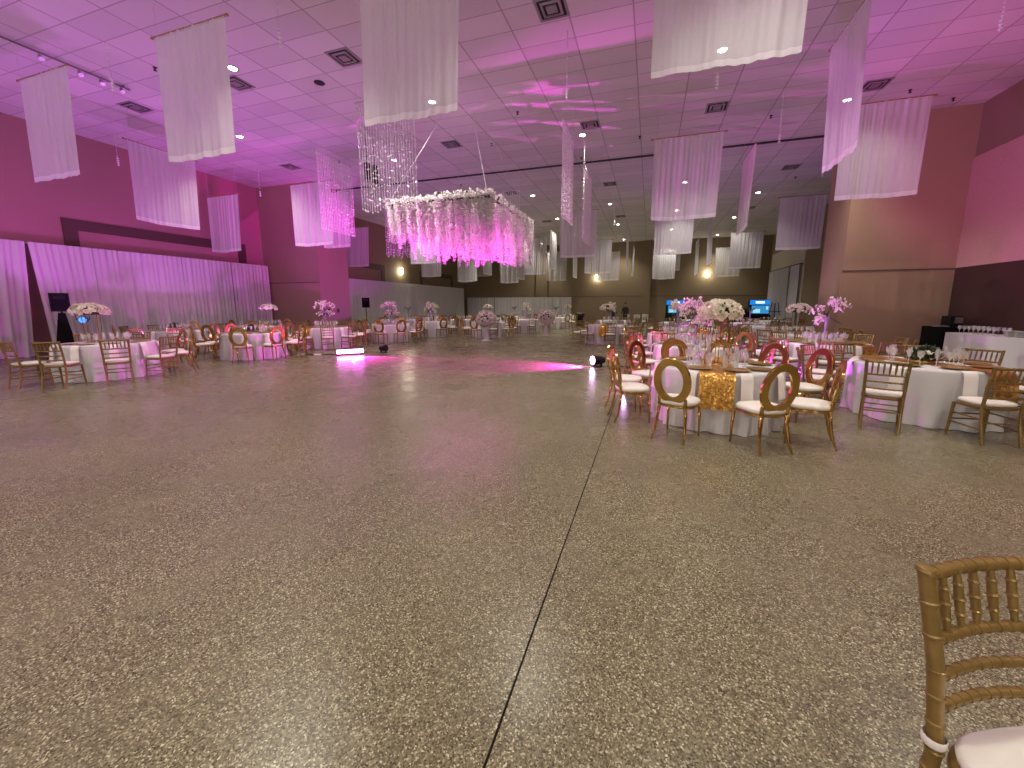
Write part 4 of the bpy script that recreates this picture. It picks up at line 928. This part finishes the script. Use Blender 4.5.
for i, y in enumerate((15.75, 16.35)): thing('wall_switch', ['black wall plate on the left pier, nearer one', 'black wall plate on the left pier, farther one'][i], 'wall plate', (-15.1, y, 1.32), 0, me=MB().rbox(0, .03, -.06, .06, -.1, .1, .008).mesh('wall_switch', 'switch', 40))

def person(lab, x, y, rz, pose, hairlong=False):
    joints = {  # name: (co, radius)
        'pelvis': ((0, 0, .95), .135), 'waist': ((0, 0, 1.10), .125), 'chest': ((0, .01, 1.28), .145), 'neckb': ((0, .0, 1.46), .07), 'neck': ((0, .01, 1.53), .05), 'head1': ((0, .025, 1.60), .075), 'head2': ((0, .03, 1.69), .088), 'head3': ((0, .02, 1.75), .06)}
    order = ['pelvis', 'waist', 'chest', 'neckb', 'neck', 'head1', 'head2', 'head3']
    V = [joints[k][0] for k in order]; Rr = [joints[k][1] for k in order]; Ed = [(i, i + 1) for i in range(7)]
    def chainp(start, pts):
        prev = start
        for co, r in pts: V.append(co); Rr.append(r); Ed.append((prev, len(V) - 1)); prev = len(V) - 1
        return prev
    for s in (-1, 1):
        st = pose * s
        chainp(0, [((s * .09, 0, .88), .095), ((s * .10, .03 * st, .50), .062), ((s * .10, -.02 * st, .09), .042), ((s * .11, .12, .035), .035)])
        e = chainp(2, [((s * .16, 0, 1.40), .065), ((s * .22, -.01, 1.30), .05), ((s * .25, .03, 1.08), .042), ((s * .22, .20, .98), .032), ((s * .20, .27, .97), .028)])
        for k in range(4): chainp(e, [((s * (.20 - .012 * (k - 1.5)), .315, .955 - .004 * k), .009), ((s * (.20 - .012 * (k - 1.5)), .345 - .006 * abs(k - 1.5), .935), .008)])
        chainp(e, [((s * .175, .295, .965), .009)])
    me = bpy.data.meshes.new('person_body'); me.from_pydata(V, Ed, [])
    o = thing('person', lab, 'person', (x, y, 0), rz, me=me); me.materials.append(M['blackwear']); me.materials.append(M['skin'])
    sk = o.modifiers.new('skin', 'SKIN'); sk.use_smooth_shade = True
    for i, d in enumerate(me.skin_vertices[0].data): d.radius = (Rr[i], Rr[i]); d.use_root = (i == 0)
    sub = o.modifiers.new('sub', 'SUBSURF'); sub.levels = 1; sub.render_levels = 1
    dg = bpy.context.evaluated_depsgraph_get(); ev = o.evaluated_get(dg); m2 = bpy.data.meshes.new_from_object(ev)
    o.modifiers.clear(); o.data = m2
    if len(m2.materials) < 2:
        m2.materials.clear(); m2.materials.append(M['blackwear']); m2.materials.append(M['skin'])
    for p in m2.polygons:
        c_ = p.center; p.material_index = 1 if (c_.z > 1.50 or (c_.y > .24 and .8 < c_.z < 1.1)) else 0
    # face and hair
    hz, hy = 1.68, .03
    for s in (-1, 1): put('eye', MB().lathe([(.001, -.011), (.009, -.006), (.011, 0), (.009, .006), (.001, .011)], 8).mesh('eye', 'hair', True), o, (s * .032, hy + .078, hz))
    put('nose', MB().tube([(0, hy + .08, hz), (0, hy + .105, hz - .04), (0, hy + .08, hz - .05)], [.008, .014, .008], 8).mesh('nose', 'skin', True), o)
    put('mouth', MB().tube([(-.022, hy + .075, hz - .075), (0, hy + .082, hz - .077), (.022, hy + .075, hz - .075)], .005, 6).mesh('mouth', 'trim', True), o)
    for s in (-1, 1): put('ear', MB().tube([(s * .083, hy, hz - .03), (s * .092, hy - .005, hz), (s * .085, hy - .005, hz + .025)], [.008, .014, .008], 8).mesh('ear', 'skin', True), o)
    hr = MB().lathe([(.094 * cos(R(a)), .105 * sin(R(a))) for a in (-10, 10, 30, 50, 70, 88)], 16, (0, hy - .018, hz + .005))
    if hairlong: hr.tube([(0, hy - .08, hz + .03), (0, hy - .1, hz - .08), (0, hy - .09, hz - .2)], [.07, .075, .05], 10)
    put('hair', hr.mesh('hair', 'hair', True), o)
person('person in black standing with back turned near the far wall, clearly seen', -1.62, 28.6, R(150), .6)
person('person in dark clothes half hidden by flowers, left of the standing one', -2.5, 29.4, R(-120), .3, True)

# ------------------------------------------------------------------ coloured stage lighting
VIO = (.62, .05, 1.0); MAG = (1.0, .05, .85)
def up(x, y, z, p, tgt, size=150, blend=.25, col=VIO, soft=.06): return lamp('SPOT', 'uplight lamp', (x, y, z), p, col, tgt, spot_size=R(size), spot_blend=blend, shadow_soft_size=soft)
for x, y, _ in upl: up(x, y, .27, 205, (x + .001, y, 7), 156, .06)
for x, y, _ in wal: up(x, y, .27, 450, (x + .001, y, 7), 142, .05, (.74, .14, 1.0))
up(-8.95, 10.1, .2, 3600, (-6.6, 10.8, 2.3), 48, 1, MAG)             # LED bar onto the flowers
up(-1.45, 10.28, .2, 3000, (-5.0, 11.2, 2.4), 42, 1, MAG)            # spotlight onto the flowers
up(-.42, 7.42, .2, 6500, (-5.4, 10.6, 2.3), 40, .9, MAG)             # added second spotlight, frontal magenta on the flowers
up(-1.45, 10.2, .26, 2400, (-2.4, 10.0, -.05), 88, .9, MAG)           # beam along the floor
up(-8.9, 10.1, .26, 2400, (-7.4, 9.75, -.05), 70, .8, MAG)
up(7.0, 8.2, .3, 380, (8.9, 10.9, 4.3), 80, .3, (1, .12, .5))        # added lamp without a fixture, pink wash on the right wall
up(-1.4, 10.2, .34, 800, (8.7, 10.8, 5.2), 58, .08, (.85, .12, .92))  # violet beam across the hall, past the banners

lamp('SPOT', 'track spot lamp', (-13.2, 7.4, 6.98), 5000, (1, .96, .88), (-5.6, 10.1, 4.25), spot_size=R(24), spot_blend=.9, shadow_soft_size=.04)
w = bpy.data.worlds.new('World'); SC.world = w; w.use_nodes = True
bg = w.node_tree.nodes['Background']; bg.inputs[0].default_value = (.02, .018, .018, 1); bg.inputs[1].default_value = .2

# ------------------------------------------------------------------ camera
cd = bpy.data.cameras.new('Camera'); cam = bpy.data.objects.new('Camera', cd); COL.objects.link(cam)
cd.sensor_fit = 'HORIZONTAL'; cd.sensor_width = 36; cd.lens = 393 / 1024 * 36; cd.shift_x = -8 / 1024; cd.shift_y = -18 / 1024; cd.clip_start = .05; cd.clip_end = 200
pit, yaw = R(8.823), R(18.101)
fwd = Vector((-sin(yaw) * cos(pit), cos(yaw) * cos(pit), -sin(pit)))
cam.location = (0, 0, 1.6); cam.rotation_euler = fwd.to_track_quat('-Z', 'Y').to_euler()
SC.camera = cam
SC.view_settings.view_transform = 'Standard'; SC.view_settings.look = 'None'; SC.view_settings.gamma = 1; SC.view_settings.exposure = 0; SC.view_settings.use_curve_mapping = False
SC.cycles.use_denoising = True; SC.cycles.max_bounces = 8; SC.cycles.transparent_max_bounces = 16; SC.cycles.sample_clamp_indirect = 6
